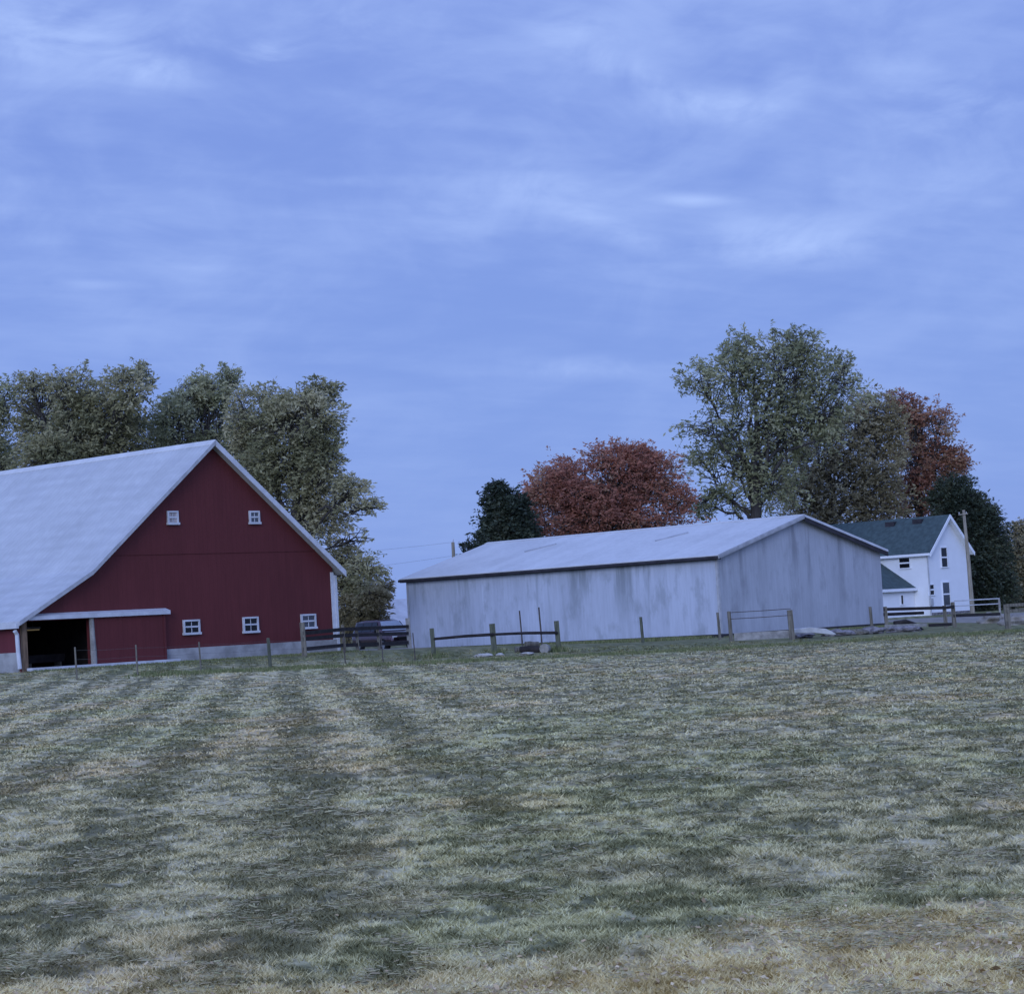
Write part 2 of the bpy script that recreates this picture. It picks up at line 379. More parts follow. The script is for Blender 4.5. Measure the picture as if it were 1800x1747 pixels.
def smooth(a, b, v):
    t = np.clip((v - a) / (b - a), 0, 1); return t * t * (3 - 2 * t)
def bareness(x, y):
    """bare strip with dead leaves beside the road"""
    return smooth(11.2, 10.0, y - .35 * np.clip(x, -2.0, 1.2) + 3.0 * (fbm(x * .8, y * .8, seed=41) - .5))
def field_colour(x, y):
    """albedo of the turf: green regrowth, drying swath and pale hay in patches and mower passes"""
    left = np.clip((.05 - x / np.maximum(y, 1)) / .11, .12, 1)
    f1, f2, f3, f4 = fbm(x * .22, y * .16, seed=31), fbm(x * 1.0, y * .7, seed=32), fbm(x * 3.2, y * 2.2, seed=33), fbm(x * 10, y * 7, seed=34, octv=3)
    h = .50 + .22 * (f1 - .5) + .30 * (f2 - .5) + .90 * (f3 - .5) + 1.35 * (f4 - .5) + .28 * (smooth(.25, .75, stripe(x, y)) - .5) * left - .02 * (1 - left)
    t = smooth(.22, .80, h)[..., None]
    dark, mid, pale = np.array((.170, .155, .084)), np.array((.325, .283, .155)), np.array((.62, .53, .315))
    c = np.where(t < .5, dark + (mid - dark) * t * 2, mid + (pale - mid) * (t * 2 - 1))
    g = smooth(.52, .70, fbm(x * .35 + 9, y * .25, seed=35))[..., None] * .30; c = c * (1 - g) + c * np.array((.80, .96, .72)) * g
    p = smooth(.54, .70, fbm(x * .5 + 30, y * .3, seed=36))[..., None] * .55; c = c * (1 - p) + c * np.array((1.16, .98, .92)) * p
    lush = (smooth(80, 95, y + 8 * (fbm(x * .3, y * .3, seed=40) - .5)) * .75)[..., None]
    c = c * (1 - lush) + np.array((.130, .135, .060)) * (.6 + .8 * f3[..., None]) * lush
    b = bareness(x, y)[..., None] * .95; bare = np.array((.50, .37, .17)) * (1 - t) + np.array((.80, .64, .35)) * t
    return np.clip(c * (1 - b) + bare * b, .02, .8)
def ground_mat():
    m, t, b, out = new_mat('mown_field')
    pos = t.new('ShaderNodeNewGeometry').outputs['Position']
    col = t.new('ShaderNodeAttribute', attribute_name='col').outputs['Color']
    n_fin = t.noise(pos, 9, 6, .65, .4); n_det = t.noise(pos, 34, 4, .6)
    k = t.smap(t.math('ADD', t.math('MULTIPLY', n_fin, .6), t.math('MULTIPLY', n_det, .4)), .34, .66, .72, 1.22)
    col = t.mix(1.0, col, t.new('ShaderNodeCombineColor', i_0=k, i_1=k, i_2=k).outputs[0], 'MULTIPLY')
    t.put(b.inputs['Base Color'], col); b.inputs['Roughness'].default_value = .95; b.inputs['Specular IOR Level'].default_value = .1
    bp = t.new('ShaderNodeBump'); bp.inputs['Strength'].default_value = .8; bp.inputs['Distance'].default_value = .05
    t.put(bp.inputs['Height'], t.math('ADD', n_fin, t.math('MULTIPLY', n_det, .4))); t.l.new(bp.outputs[0], b.inputs['Normal'])
    return m
def build_ground():
    r = np.concatenate([[.4, 1, 1.8], np.geomspace(2.5, 150, 700), np.geomspace(156, 6000, 40)])
    a = np.concatenate([np.linspace(-17, 17, 380), np.linspace(17.2, 62, 200), np.linspace(64, 296, 60), np.linspace(298, 342.8, 200)]) * math.pi / 180
    rr, aa = np.meshgrid(r, a, indexing='ij')
    x = rr * np.sin(aa); y = rr * np.cos(aa); z = gzr(x, y)
    v = np.c_[x.ravel(), y.ravel(), z.ravel()]; n = len(a); k = len(r)
    i, j = np.meshgrid(np.arange(k - 1), np.arange(n), indexing='ij'); j2 = (j + 1) % n
    f = np.stack([i * n + j, (i + 1) * n + j, (i + 1) * n + j2, i * n + j2], -1).reshape(-1, 4)[:, ::-1]
    v = np.r_[v, [[0, 0, float(gz(0, 0))]]]
    o = mesh_np('field', v, f, ground_mat(), None, {'col': field_colour(v[:, 0], v[:, 1])}, smooth=True); o['kind'] = 'structure'
    return o
build_ground()

# ------------------------------------------------------------------ red barn
barn = empty('red_barn', BARN, TH, 'long dark red barn with pale metal roof and white sashes', 'barn')
BM = Matrix.Translation(BARN) @ Matrix.Rotation(TH, 4, 'Z'); SM = Matrix.Translation(SHED) @ Matrix.Rotation(TH, 4, 'Z'); HM = Matrix.Translation(HOUSE) @ Matrix.Rotation(TH, 4, 'Z')
def hit(px, py, mat4, axis='y', c=0.0):
    """where the line of sight through a photo pixel meets a wall plane, in the building's own metres"""
    inv = mat4.inverted(); o = inv @ EYE; d = inv.to_3x3() @ ray(px, py)
    i = 'xyz'.index(axis); return o + d * ((c - o[i]) / d[i])
XL = -(2 * HW + WL)
def barn_parts():
    xd0, xd1, zd = hit(46, 1130, BM).x, hit(158, 1130, BM).x, hit(100, 1090, BM).z
    xp0, xp1 = hit(162, 1130, BM).x, hit(287, 1130, BM).x
    wt = .18
    prof = [(0, -.5), (0, HE), (-HW, HR), (-2 * HW, HE), (XL, HL), (XL, -.5), (xd0, -.5), (xd0, zd), (xd1, zd), (xd1, -.5)]
    MB().prism(prof, 0, wt).build('wall', M['red'], barn)
    sw = MB(); sw.box((0, wt, -.5), (-wt, BL - wt, HE)); sw.box((XL, wt, -.5), (XL + wt, BL - wt, HL)); sw.build('wall', M['red_y'], barn)
    back = MB(); back.prism([(0, -.5), (0, HE), (-HW, HR), (-2 * HW, HE), (XL, HL), (XL, -.5)], BL - wt, BL); back.build('wall', M['red'], barn)
    ms, ml = (HR - HE) / HW, (HE - HL) / WL
    top = [(.42, HE - .42 * ms), (-HW, HR), (-2 * HW, HE), (XL - .3, HL - .3 * ml)]
    th = .16; g = .012
    rp = [(x, z + g + th) for x, z in top] + [(x, z + g) for x, z in top[::-1]]
    MB().prism(rp, -.42, BL + .4).build('roof', M['barnroof'], barn)
    # rake boards along the gable
    for i, nm in ((0, 1), (1, 1), (2, 1)):
        (xa, za), (xb, zb) = top[i], top[i + 1]
        lo = -.10 if i == 0 else .0
        MB().prism([(xa, za + g + th + .01), (xb, zb + g + th + .01), (xb, zb + lo), (xa, za + lo)], -.47, -.423).build('rake_board', M['trim'] if i == 0 else M['greytrim'], barn)
    rc = MB(); rc.prism([(-HW - .25, HR + g + th - .25 * ms + .03), (-HW, HR + g + th + .04), (-HW + .25, HR + g + th - .25 * ms + .03), (-HW + .25, HR + g + th - .25 * ms + .005), (-HW, HR + g + th + .012), (-HW - .25, HR + g + th - .25 * ms + .005)], -.44, BL + .41)
    rc.build('ridge_cap', M['shedroof'], barn)
    MB().box((XL - .30, -.40, HL - .30 * ml - .10), (XL - .42, BL + .38, HL - .30 * ml + .10)).build('gutter', M['trim'], barn)
    # lap seam half way up the gable, lap across the roof kink
    zs = hit(410, 970, BM).z; xa = -(zs - HE) / ms if zs > HE else 0; xk = -2 * HW + (zs - HE) / ms
    MB().box((xa, -.03, zs - .04), (xk, -.002, zs + .015)).build('lap_seam', M['red'], barn)
    # concrete footing
    zf = hit(410, 1134, BM).z
    MB().box((.05, -.06, -.8), (xp1 - .1, -.004, zf)).build('footing', M['concrete'], barn)
    fl = MB(); fl.box((XL - .06, 0.1, -.8), (XL - .004, BL - .1, .75)); fl.build('footing', M['concrete'], barn)
    # corner board and downpipes
    MB().box((-.15, -.05, zf), (.02, -.003, HE - .2)).build('corner_board', M['trim'], barn)
    MB().box((.023, -.10, -.2), (.16, .12, HE - .35)).build('downpipe', M['trim'], barn)
    dl = MB(); dl.tube([(XL - .36, -.2, HL - .35), (XL - .24, -.16, HL - .5), (XL - .22, -.16, .75), (XL - .20, -.2, .1)], .085, 8); dl.build('downpipe', M['trim'], barn)
    # sliding door with track cover, jamb posts, sill
    zc = hit(165, 1081, BM).z
    tx0, tx1 = hit(42, 1085, BM).x, hit(291, 1078, BM).x
    MB().prism([(-.34, zc - .10), (-.34, zc + .06), (-.005, zc + .16), (-.005, zc - .02), (-.30, zc - .10)], tx0, tx1, 'x').build('track_cover', M['trim'], barn)
    z0 = hit(225, 1166, BM).z
    dr = MB().box((xp0, -.20, z0), (xp1, -.10, zc - .06)).build('sliding_door', M['red'], barn)
    MB().box((xp1 - .10, -.225, z0), (xp1, -.203, zc - .1)).build('door_stile', M['red'], dr); MB().box((xp0, -.225, z0), (xp0 + .08, -.203, zc - .1)).build('door_stile', M['red'], dr)
    jx = hit(159, 1130, BM).x
    MB().tube([(jx + .02, -.16, -.05), (jx + .02, -.16, .6), (jx, -.16, 1.1), (jx - .02, -.16, zc - .1)], [.12, .13, .11, .10], 8).build('jamb_post', M['wood_grey'], barn)
    MB().box((XL + .02, -.12, -.1), (xd0 - .02, -.005, zc)).build('jamb_post', M['wood_brown'], barn)
    MB().box((XL + .1, -.62, -.25), (hit(302, 1168, BM).x, -.24, .11)).build('sill', M['trim'], barn)
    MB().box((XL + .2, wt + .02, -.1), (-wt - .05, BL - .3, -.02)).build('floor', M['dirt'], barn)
    # partition added so that the doorway looks black
    MB().box((xd1 + 1.2, 1.6, -.02), (xd1 + 1.3, 11, 2.6)).build('blackout_partition', M['wood_dark'], barn)
    # windows
    for (a, b_, c, d, pane) in ((292, 897, 313, 923, 'glass_pale'), (436, 897, 456, 922, 'glass'), (320, 1088, 351, 1116, 'glass_dark'), (425, 1083, 454, 1113, 'glass_dark'), (527, 1078, 555, 1106, 'glass')):
        mx, my = (a + c) / 2, (b_ + d) / 2
        x0, x1 = hit(a + 1, my, BM).x, hit(c - 1, my, BM).x; zt, zb = hit(mx, b_ + 1, BM).z, hit(mx, d - .5, BM).z
        fw = .075; w = MB()
        w.box((x0, -.09, zb + .095), (x0 + fw, -.004, zt - fw)); w.box((x1 - fw, -.09, zb + .095), (x1, -.004, zt - fw)); w.box((x0, -.09, zt - fw), (x1, -.004, zt)); w.box((x0 - .03, -.13, zb), (x1 + .03, -.004, zb + .095))
        zm = (zt + zb) / 2 + .02; w.box((x0 + fw, -.075, zm - .035), (x1 - fw, -.004, zm + .035))
        win = w.build('window', M['trim'], barn)
        MB().box((x0 + fw, -.035, zb + .095), (x1 - fw, -.01, zt - fw)).build('pane', M[pane], win)
        xm = (x0 + x1) / 2
        mm = MB(); mm.box((xm - .010, -.06, zb + .095), (xm + .010, -.036, zm - .035)); mm.box((xm - .010, -.06, zm + .035), (xm + .010, -.036, zt - fw)); mm.build('glazing_bar', M['trim'], win)
barn_parts()
def in_barn():
    p = hit(58, 1107, BM, 'y', 4.0); q = hit(80, 1106, BM, 'y', 4.0)
    e = empty('tube_lamp', BM @ p, TH, 'dim yellowish tube lamp glowing inside the dark barn doorway', 'lamp')
    w = (q.x - p.x)
    MB().tube([(-w * .5, 0, 0), (w * .5, 0, 0)], .025, 8).build('tube', M['lamp'], e)
    MB().box((-w * .55, -.06, .035), (w * .55, .06, .12)).build('housing', M['greytrim'], e)
    MB().tube([(0, 0, .12), (0, 0, .75)], .012, 5).build('hanger', M['wire'], e)
    p = hit(75, 1155, BM, 'y', 2.6)
    g = empty('feed_trough', BM @ Vector((p.x, 2.6, -.02)), TH, 'dim low feed trough standing inside the dark barn doorway', 'trough')
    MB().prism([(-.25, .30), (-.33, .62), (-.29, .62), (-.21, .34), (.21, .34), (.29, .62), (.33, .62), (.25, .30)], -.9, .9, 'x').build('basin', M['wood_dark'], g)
    for sx in (-.75, .75): MB().box((sx - .05, -.2, 0), (sx + .05, .2, .296)).build('leg', M['wood'], g)
in_barn()

# ------------------------------------------------------------------ grey metal shed
shed = empty('metal_shed', SHED, TH, 'long low grey metal shed with stained walls and dark gutter', 'shed')
def shed_parts():
    wt = .12; ms = (SHR - SHE) / (SW / 2)
    gp = [(0, 0), (0, SHE), (SW / 2, SHR), (SW, SHE), (SW, 0)]
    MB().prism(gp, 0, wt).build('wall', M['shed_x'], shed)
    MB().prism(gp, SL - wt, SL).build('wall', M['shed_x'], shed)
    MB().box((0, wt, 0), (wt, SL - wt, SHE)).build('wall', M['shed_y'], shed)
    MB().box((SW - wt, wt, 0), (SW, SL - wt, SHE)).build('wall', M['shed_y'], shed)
    MB().box((-.004, -.03, .02), (.14, -.004, SHE - .1)).box((-.03, -.03, .02), (-.006, .12, SHE - .1)).build('corner_trim', M['greytrim'], shed)
    MB().box((-.03, SL - .14, .02), (-.005, SL + .03, SHE - .1)).build('corner_trim', M['greytrim'], shed)
    g, th, ov = .012, .10, .30
    top = [(-ov, SHE - ov * ms), (SW / 2, SHR), (SW + ov, SHE - ov * ms)]
    MB().prism([(x, z + g + th) for x, z in top] + [(x, z + g) for x, z in top[::-1]], -.35, SL + .35).build('roof', M['shedroof'], shed)
    # dark gutter under the eave, rake boards and a painted shadow strip on the gable
    ze = SHE - ov * ms
    MB().box((-ov - .12, -.34, ze - .10), (-ov - .002, SL + .34, ze + .06)).build('gutter', M['darktrim'], shed)
    MB().box((-ov, -.30, ze - .13), (-.005, SL + .3, ze - .02)).build('soffit', M['darktrim'], shed)
    for (a, b, mt) in ((0, 1, 'greytrim'), (1, 2, 'trim')):
        (xa, za), (xb, zb) = top[a], top[b]
        MB().prism([(xa, za + g + th + .02), (xb, zb + g + th + .02), (xb, zb - .01), (xa, za - .01)], -.40, -.353).build('rake_board', M[mt], shed)
        MB().prism([(xa, za - .012), (xb, zb - .012), (xb, zb - (.26 if b == 2 else .10)), (xa, za - (.26 if b == 2 else .10))], -.38, -.33).build('rake_board', M['darktrim'] if b == 2 else M['greytrim'], shed)  # the dark one on the right slope stands in for shadow below the rake
    MB().prism([(SW / 2 - .3, SHR + g + th - .3 * ms + .03), (SW / 2, SHR + g + th + .04), (SW / 2 + .3, SHR + g + th - .3 * ms + .03), (SW / 2 + .3, SHR + g + th - .3 * ms + .006), (SW / 2, SHR + g + th + .012), (SW / 2 - .3, SHR + g + th - .3 * ms + .006)], -.36, SL + .36).build('ridge_cap', M['shedroof'], shed)
    # lapped sheets lifting along two short seams of the roof
    for (a, b, c, d) in ((922, 970, 978, 956), (1152, 951, 1210, 936)):
        n = Vector((-ms, 0, 1)).normalized(); pts = []
        for (px, py) in ((a, b), (c, d)):
            inv = SM.inverted(); o = inv @ EYE; dd = inv.to_3x3() @ ray(px, py)
            p0 = Vector((SW / 2, 0, SHR + g + th)); pts.append(o + dd * ((p0 - o).dot(n) / dd.dot(n)))
        MB().bar(pts[0] + n * .022, pts[1] + n * .022, .30, .03, up=n).build('lifted_lap', M['greytrim'], shed)
    # stone and board footing under the sheets
    MB().box((-.02, -.02, -.75), (.25, SL - .05, -.012)).box((.28, -.02, -.75), (SW - .02, .22, -.012)).build('footing', M['rock'], shed)
    MB().box((-.05, -.05, -.16), (-.022, SL, -.01)).box((-.02, -.05, -.16), (SW, -.022, -.01)).build('skirt_board', M['darktrim'], shed)
shed_parts()

# ------------------------------------------------------------------ white house
house = empty('farmhouse', HOUSE, TH, 'white two storey farmhouse with dark green shingle roof', 'house')
def sash(x0, x1, z0, z1, face, c, parent, pane='glass_dark', fw=.09, mid=True):
    """window on the gable (face 'y', plane y=c) or side wall (face 'x', plane x=c), looking out towards minus"""
    def bx(m, a0, a1, b0, b1, d0, d1):
        if face == 'y': m.box((a0, c - d1, b0), (a1, c - d0, b1))
        else: m.box((c - d1, a0, b0), (c - d0, a1, b1))
    m = MB()
    bx(m, x0, x0 + fw, z0 + fw, z1 - fw, .004, .07); bx(m, x1 - fw, x1, z0 + fw, z1 - fw, .004, .07); bx(m, x0, x1, z1 - fw, z1, .004, .08); bx(m, x0 - .04, x1 + .04, z0, z0 + fw, .004, .10)
    if mid: bx(m, x0 + fw, x1 - fw, (z0 + z1) / 2 - .06, (z0 + z1) / 2 + .06, .004, .06)
    w = m.build('window', M['white'], parent); p = MB(); bx(p, x0 + fw, x1 - fw, z0 + fw, z1 - fw, .008, .03); p.build('pane', M[pane], w)
def house_parts():
    wt = .2; ms = (HHR - HHE) / (HGW / 2)
    gp = [(0, -.5), (0, HHE), (HGW / 2, HHR), (HGW, HHE), (HGW, -.5)]
    MB().prism(gp, 0, wt).build('wall', M['white'], house); MB().prism(gp, HLEN - wt, HLEN).build('wall', M['white'], house)
    MB().box((0, wt, -.5), (wt, HLEN - wt, HHE)).build('wall', M['white'], house); MB().box((HGW - wt, wt, -.5), (HGW, HLEN - wt, HHE)).build('wall', M['white'], house)
    g, th, ov = .012, .14, .5
    top = [(-.35, HHE - .35 * ms), (HGW / 2, HHR), (HGW + .35, HHE - .35 * ms)]
    MB().prism([(x, z + g + th) for x, z in top] + [(x, z + g) for x, z in top[::-1]], -ov, HLEN + ov).build('roof', M['shingle'], house)
    for a in (0, 1):
        (xa, za), (xb, zb) = top[a], top[a + 1]
        MB().prism([(xa, za + g + th + .02), (xb, zb + g + th + .02), (xb, zb - .16), (xa, za - .16)], -ov - .05, -ov - .003).build('rake_board', M['white'], house)
        MB().prism([(xa, za + .004), (xb, zb + .004), (xb, zb - .06), (xa, za - .06)], -ov + .003, -.005).build('soffit', M['white'], house)
    ze = HHE - .35 * ms
    MB().box((-.46, -ov, ze - .02), (-.353, HLEN + ov, ze + .18)).box((-.35, -ov + .1, ze - .06), (-.004, HLEN + .3, ze - .03)).build('eave_board', M['white'], house)
    MB().box((HGW + .353, -ov, ze - .02), (HGW + .46, HLEN + ov, ze + .18)).build('eave_board', M['white'], house)
    # roof vents
    for (px, py) in ((1567, 920), (1615, 915)):
        n = Vector((-ms, 0, 1)).normalized(); inv = HM.inverted(); o = inv @ EYE; d = inv.to_3x3() @ ray(px, py); p0 = Vector((HGW / 2, 0, HHR + g + th))
        p = o + d * ((p0 - o).dot(n) / d.dot(n))
        MB().box((p.x - .3, p.y - .45, p.z - .35), (p.x + .25, p.y + .45, p.z + .12)).build('roof_vent', M['darktrim'], house)
    # windows on the gable
    def win(a, b, c, d, face, pane='glass_dark', mid=True):
        mx, my = (a + c) / 2, (b + d) / 2; k = 'x' if face == 'y' else 'y'
        u0, u1 = sorted((getattr(hit(a, my, HM, face), k), getattr(hit(c, my, HM, face), k)))
        sash(u0, u1, hit(mx, d, HM, face).z, hit(mx, b, HM, face).z, face, 0, house, pane, mid=mid)
    win(1653, 961, 1665, 998, 'y'); win(1631, 1026, 1642, 1047, 'y'); win(1656, 1022, 1670, 1066, 'y', 'glass')
    win(1580, 979, 1601, 1000, 'x')
    # downpipe on the corner, meter box
    MB().tube([(-.10, -.06, ze + .1), (-.09, -.08, 2.6), (-.09, -.08, -.3)], .06, 6).build('downpipe', M['greytrim'], house)
    q = hit(1636, 1058, HM); MB().box((q.x - .2, -.16, q.z - .3), (q.x + .2, -.004, q.z + .3)).build('meter_box', M['greytrim'], house)
    # lower wing on the side wall: its slope meets the wall along a slanting line
    a = hit(1612, 1036, HM, 'x'); b = hit(1548, 992, HM, 'x')     # low end and high end on the side wall
    yl, zl, yh, zh = a.y, a.z, b.y, b.z; yr = yh + .6; zr = zl + (zh - zl) * (yr - yl) / (yh - yl); dz = (zr - zl) / (yr - yl)
    yb = 2 * yr - yl; wx = -5.0
    MB().prism([(yl + .3, -.5), (yl + .3, zl + .3 * dz - .02), (yr, zr - .02), (yb - .3, zl + .3 * dz - .02), (yb - .3, -.5)], wx, -.02, 'x').build('wing_wall', M['white'], house)
    MB().prism([(yl, zl), (yr, zr), (yb, zl), (yb, zl + .12), (yr, zr + .12), (yl, zl + .12)], wx - .35, -.02, 'x').build('wing_roof', M['shingle'], house)
    MB().box((wx - .35, yl - .09, zl - .10), (-.02, yl - .003, zl + .14)).build('wing_eave_board', M['white'], house)
    q0 = hit(1585, 1052, HM, 'y', yl + .3); sash(q0.x - .25, q0.x + .25, q0.z - .55, q0.z + .35, 'y', yl + .3, house, mid=False)
    MB().box((-.03, -.03, -.5), (HGW + .03, -.004, .15)).build('footing', M['rock'], house)
house_parts()

# ------------------------------------------------------------------ pale roofed building beyond the yard
def far_building():
    p = gpos(735, 262); e = empty('outbuilding', p, .5, 'pale hip roofed outbuilding far off, half hidden by the grey shed', 'outbuilding')
    w, d, h, r = 5.4, 4.2, 1.6, 3.0
    z0 = h
    MB().box((-w, -d, -.6), (w, d, h)).build('wall', M['slate'], e)
    v = [(-w - .4, -d - .4, z0 + .01), (w + .4, -d - .4, z0 + .01), (w + .4, d + .4, z0 + .01), (-w - .4, d + .4, z0 + .01), (-w + 2.2, 0, z0 + r), (w - 2.2, 0, z0 + r)]
    MB().add(v, [(0, 1, 5, 4), (1, 2, 5), (2, 3, 4, 5), (3, 0, 4), (3, 2, 1, 0)]).build('roof', M['slate'], e)
far_building()

# ------------------------------------------------------------------ gravel yard and lane
def sheet(name, poly_fn, nx, ny, material, dz=.03):
    u, v = np.meshgrid(np.linspace(0, 1, nx), np.linspace(0, 1, ny), indexing='ij')
    x, y = poly_fn(u, v); edge = np.minimum(np.minimum(u, 1 - u), np.minimum(v, 1 - v)); z = gzr(x, y) + (dz + .12) * smooth(0, .06, edge) - .12 + .03 * (fbm(x * .8, y * .8, seed=5) - .5)
    vv = np.c_[x.ravel(), y.ravel(), z.ravel()]
    i, j = np.meshgrid(np.arange(nx - 1), np.arange(ny - 1), indexing='ij')
    f = np.stack([i * ny + j, (i + 1) * ny + j, (i + 1) * ny + j + 1, i * ny + j + 1], -1).reshape(-1, 4)
    o = mesh_np(name, vv, f, material, smooth=True); o['kind'] = 'structure'; return o
sheet('gravel_lane', lambda u, v: (24.0 + 40 * u, 107 + 6 * u + (67 - 2 * u) * v), 70, 90, M['gravel'], .045)
sheet('gravel_yard', lambda u, v: (-7.9 - 8 * v + (4.6 + 6.5 * v) * u, 105.5 + 2 * u + (46 - 2 * u) * v), 40, 60, M['gravel'], .05)

# ------------------------------------------------------------------ fences, gates, posts
random.seed(4)
def rough_post(p, h, r, mname, name='post', parent=None, lean=(0, 0), square=False):
    p = Vector(p); m = MB(); q = p + Vector((lean[0], lean[1], h))
    if square: m.bar(p - Vector((0, 0, .3)), q, 2 * r, 2 * r, up=(0, 1, 0))
    else: m.tube([p - Vector((0, 0, .3)), p + (q - p) * .35 + Vector((random.uniform(-.01, .01), 0, 0)), p + (q - p) * .8, q - Vector((0, 0, .02)), q], [r * 1.08, r, r * .97, r * .95, r * .7], 9)
    return m.build(name, M[mname], parent)
def hpx(px, ytop, Y):                               # height above ground of a pixel at depth Y
    p = at(px, ytop, Y); return p.z - float(gz(p.x, Y)), p.x

# wire fence in front of the barn
wf = empty('wire_fence', (0, 0, 0), 0, 'thin wire fence on slim dark posts before the red barn', 'fence')
wires = []
for (px, ytop, Y, mt) in ((133, 1137, 82.5, 'wood_green'), (240, 1133, 83.5, 'wood_green'), (351, 1128, 85, 'wood_green'), (473, 1121, 86, 'wood_green'), (605, 1118, 88, 'rust'), (671, 1115, 89, 'rust'), (727, 1112, 90, 'rust')):
    h, x = hpx(px, ytop, Y); p = Vector((x, Y, float(gz(x, Y))))
    if px == 473: rough_post(p, h, .065, mt, 'post', wf, (-.04, 0))
    else: rough_post(p, h, .032 if mt != 'rust' else .022, 'rust' if px > 400 else 'wood', 'post', wf, (-.03, 0))
    wires.append((p, h))
for k in (.35, .62, .9):
    m = MB()
    for (p, h), (q, g) in zip(wires, wires[1:]):
        a = p + Vector((-.03 * k, -.07, h * k)); b = q + Vector((-.03 * k, -.07, g * k)); m.tube([a, (a + b) / 2 - Vector((0, 0, .03)), b], .004, 4)
    m.build('wire', M['wire'], wf)

# split rail stretch before the shed
sf = empty('rail_fence', gpos(867, 93), 0, 'short dark rail fence on three mossy posts before the grey shed', 'fence')
def rel(o, p): return Vector(p) - o.location
pts = []
for (px, ytop, Y, r) in ((761, 1104, 92, .085), (867, 1096, 93, .115), (980, 1091, 95, .10)):
    h, x = hpx(px, ytop, Y); p = Vector((x, Y, float(gz(x, Y)))); rough_post(rel(sf, p), h, r, 'wood_green', 'post', sf, (-.05, 0), square=True)
    pts.append((p, h))
rails = ((763, 1123, 92, 867, 1115, 93), (867, 1115, 93, 979, 1112, 95))
for (a, b, Y0, c, d, Y1) in rails:
    p, q = rel(sf, at(a, b, Y0)) - Vector((0, .13, 0)), rel(sf, at(c, d, Y1)) - Vector((0, .13, 0))
    mid = (p + q) / 2 + Vector((0, 0, .02)); MB().tube([p, mid, q], [.055, .06, .065], 7).build('rail', M['wood_dark'], sf)

# slim stakes by the shed wall and lone posts
def lone(name, label, cat, px, ytop, Y, r, mt, group=None, lean=(-.05, 0), square=False):
    h, x = hpx(px, ytop, Y); p = Vector((x, Y, float(gz(x, Y))))
    o = rough_post((0, 0, 0), h, r, mt, name, None, lean, square); o.location = p; tag(o, label, cat, group); return o
lone('stake', 'thin dark stake by shed wall, shorter of the tall pair behind the rail', 'stake', 915, 1073, 104, .035, 'rust', 'tall stakes by the shed')
lone('stake', 'thin dark stake by shed wall, taller of the pair, nearer the end post', 'stake', 949, 1067, 104, .038, 'rust', 'tall stakes by the shed')
lone('fence_post', 'lone slim post before the long grey shed wall, right of the rail fence', 'post', 1128, 1084, 106, .07, 'wood_green', 'lone posts along the shed')
lone('fence_post', 'dark post at the near corner of the grey shed, left of the pipe gate', 'post', 1263, 1076, 110, .065, 'wood', 'lone posts along the shed')
lone('fence_post', 'lone grey post before the shed gable, near its far right corner', 'post', 1531, 1066, 118, .08, 'wood', 'lone posts along the shed')

# pipe gate before the shed corner
def pipe_gate():
    Y = 101
    h0, x0 = hpx(1283, 1074, Y); h1, x1 = hpx(1390, 1072, Y)
    p0, p1 = Vector((x0, Y, float(gz(x0, Y)))), Vector((x1, Y, float(gz(x1, Y))))
    e = empty('wire_gate', p0, 0, 'low gate of two thin rails between wooden posts at shed corner', 'gate')
    rough_post((0, 0, 0), h0, .085, 'wood', 'post', e, (-.05, 0)); rough_post(p1 - p0, h1, .11, 'wood', 'post', e, (-.05, 0), True)
    for k in (h0 - .06, h0 - .34): MB().tube([(0, -.1, k), ((x1 - x0) / 2, -.1, k + .0), (x1 - x0, -.1, k + .02)], .016, 6).build('rail', M['rust'], e)
    z0 = .06; z1 = at(1340, 1110, Y).z - p0.z
    MB().box((.12, .02, z0), (x1 - x0 - .13, .06, z1)).build('board', M['wood_grey'], e)
pipe_gate()

# dark board fence between barn and shed
def board_fence():
    P = [(533, 1094, 99), (604, 1098, 103), (628, 1102, 104.5), (665, 1100, 107), (718, 1086, 111)]
    base = gpos(533, 99); e = empty('board_fence', base, 0, 'dark brown three board fence linking the red barn and grey shed', 'fence')
    tops = []
    for (px, yt, Y) in P:
        h, x = hpx(px, yt, Y); p = Vector((x, Y, float(gz(x, Y)))); tops.append(p)
        rough_post(p - base, h, .10 if px in (533, 718) else .065, 'wood_grey' if px == 718 else 'wood', 'post', e, (-.05, 0), True)
    for (y0, y1) in ((1109, 1101), (1119, 1113), (1137, 1129)):
        for i in range(len(P) - 1):
            f0 = (P[i][0] - 533) / 185; f1 = (P[i + 1][0] - 533) / 185
            a = at(P[i][0], y0 + (y1 - y0) * f0 + (4 if i == 0 else 0), P[i][2]) - base; b = at(P[i + 1][0], y0 + (y1 - y0) * f1, P[i + 1][2]) - base
            MB().bar(a - Vector((0, .1, 0)), b - Vector((0, .1, 0)), .04, .16).build('rail', M['wood_dark'], e)
board_fence()

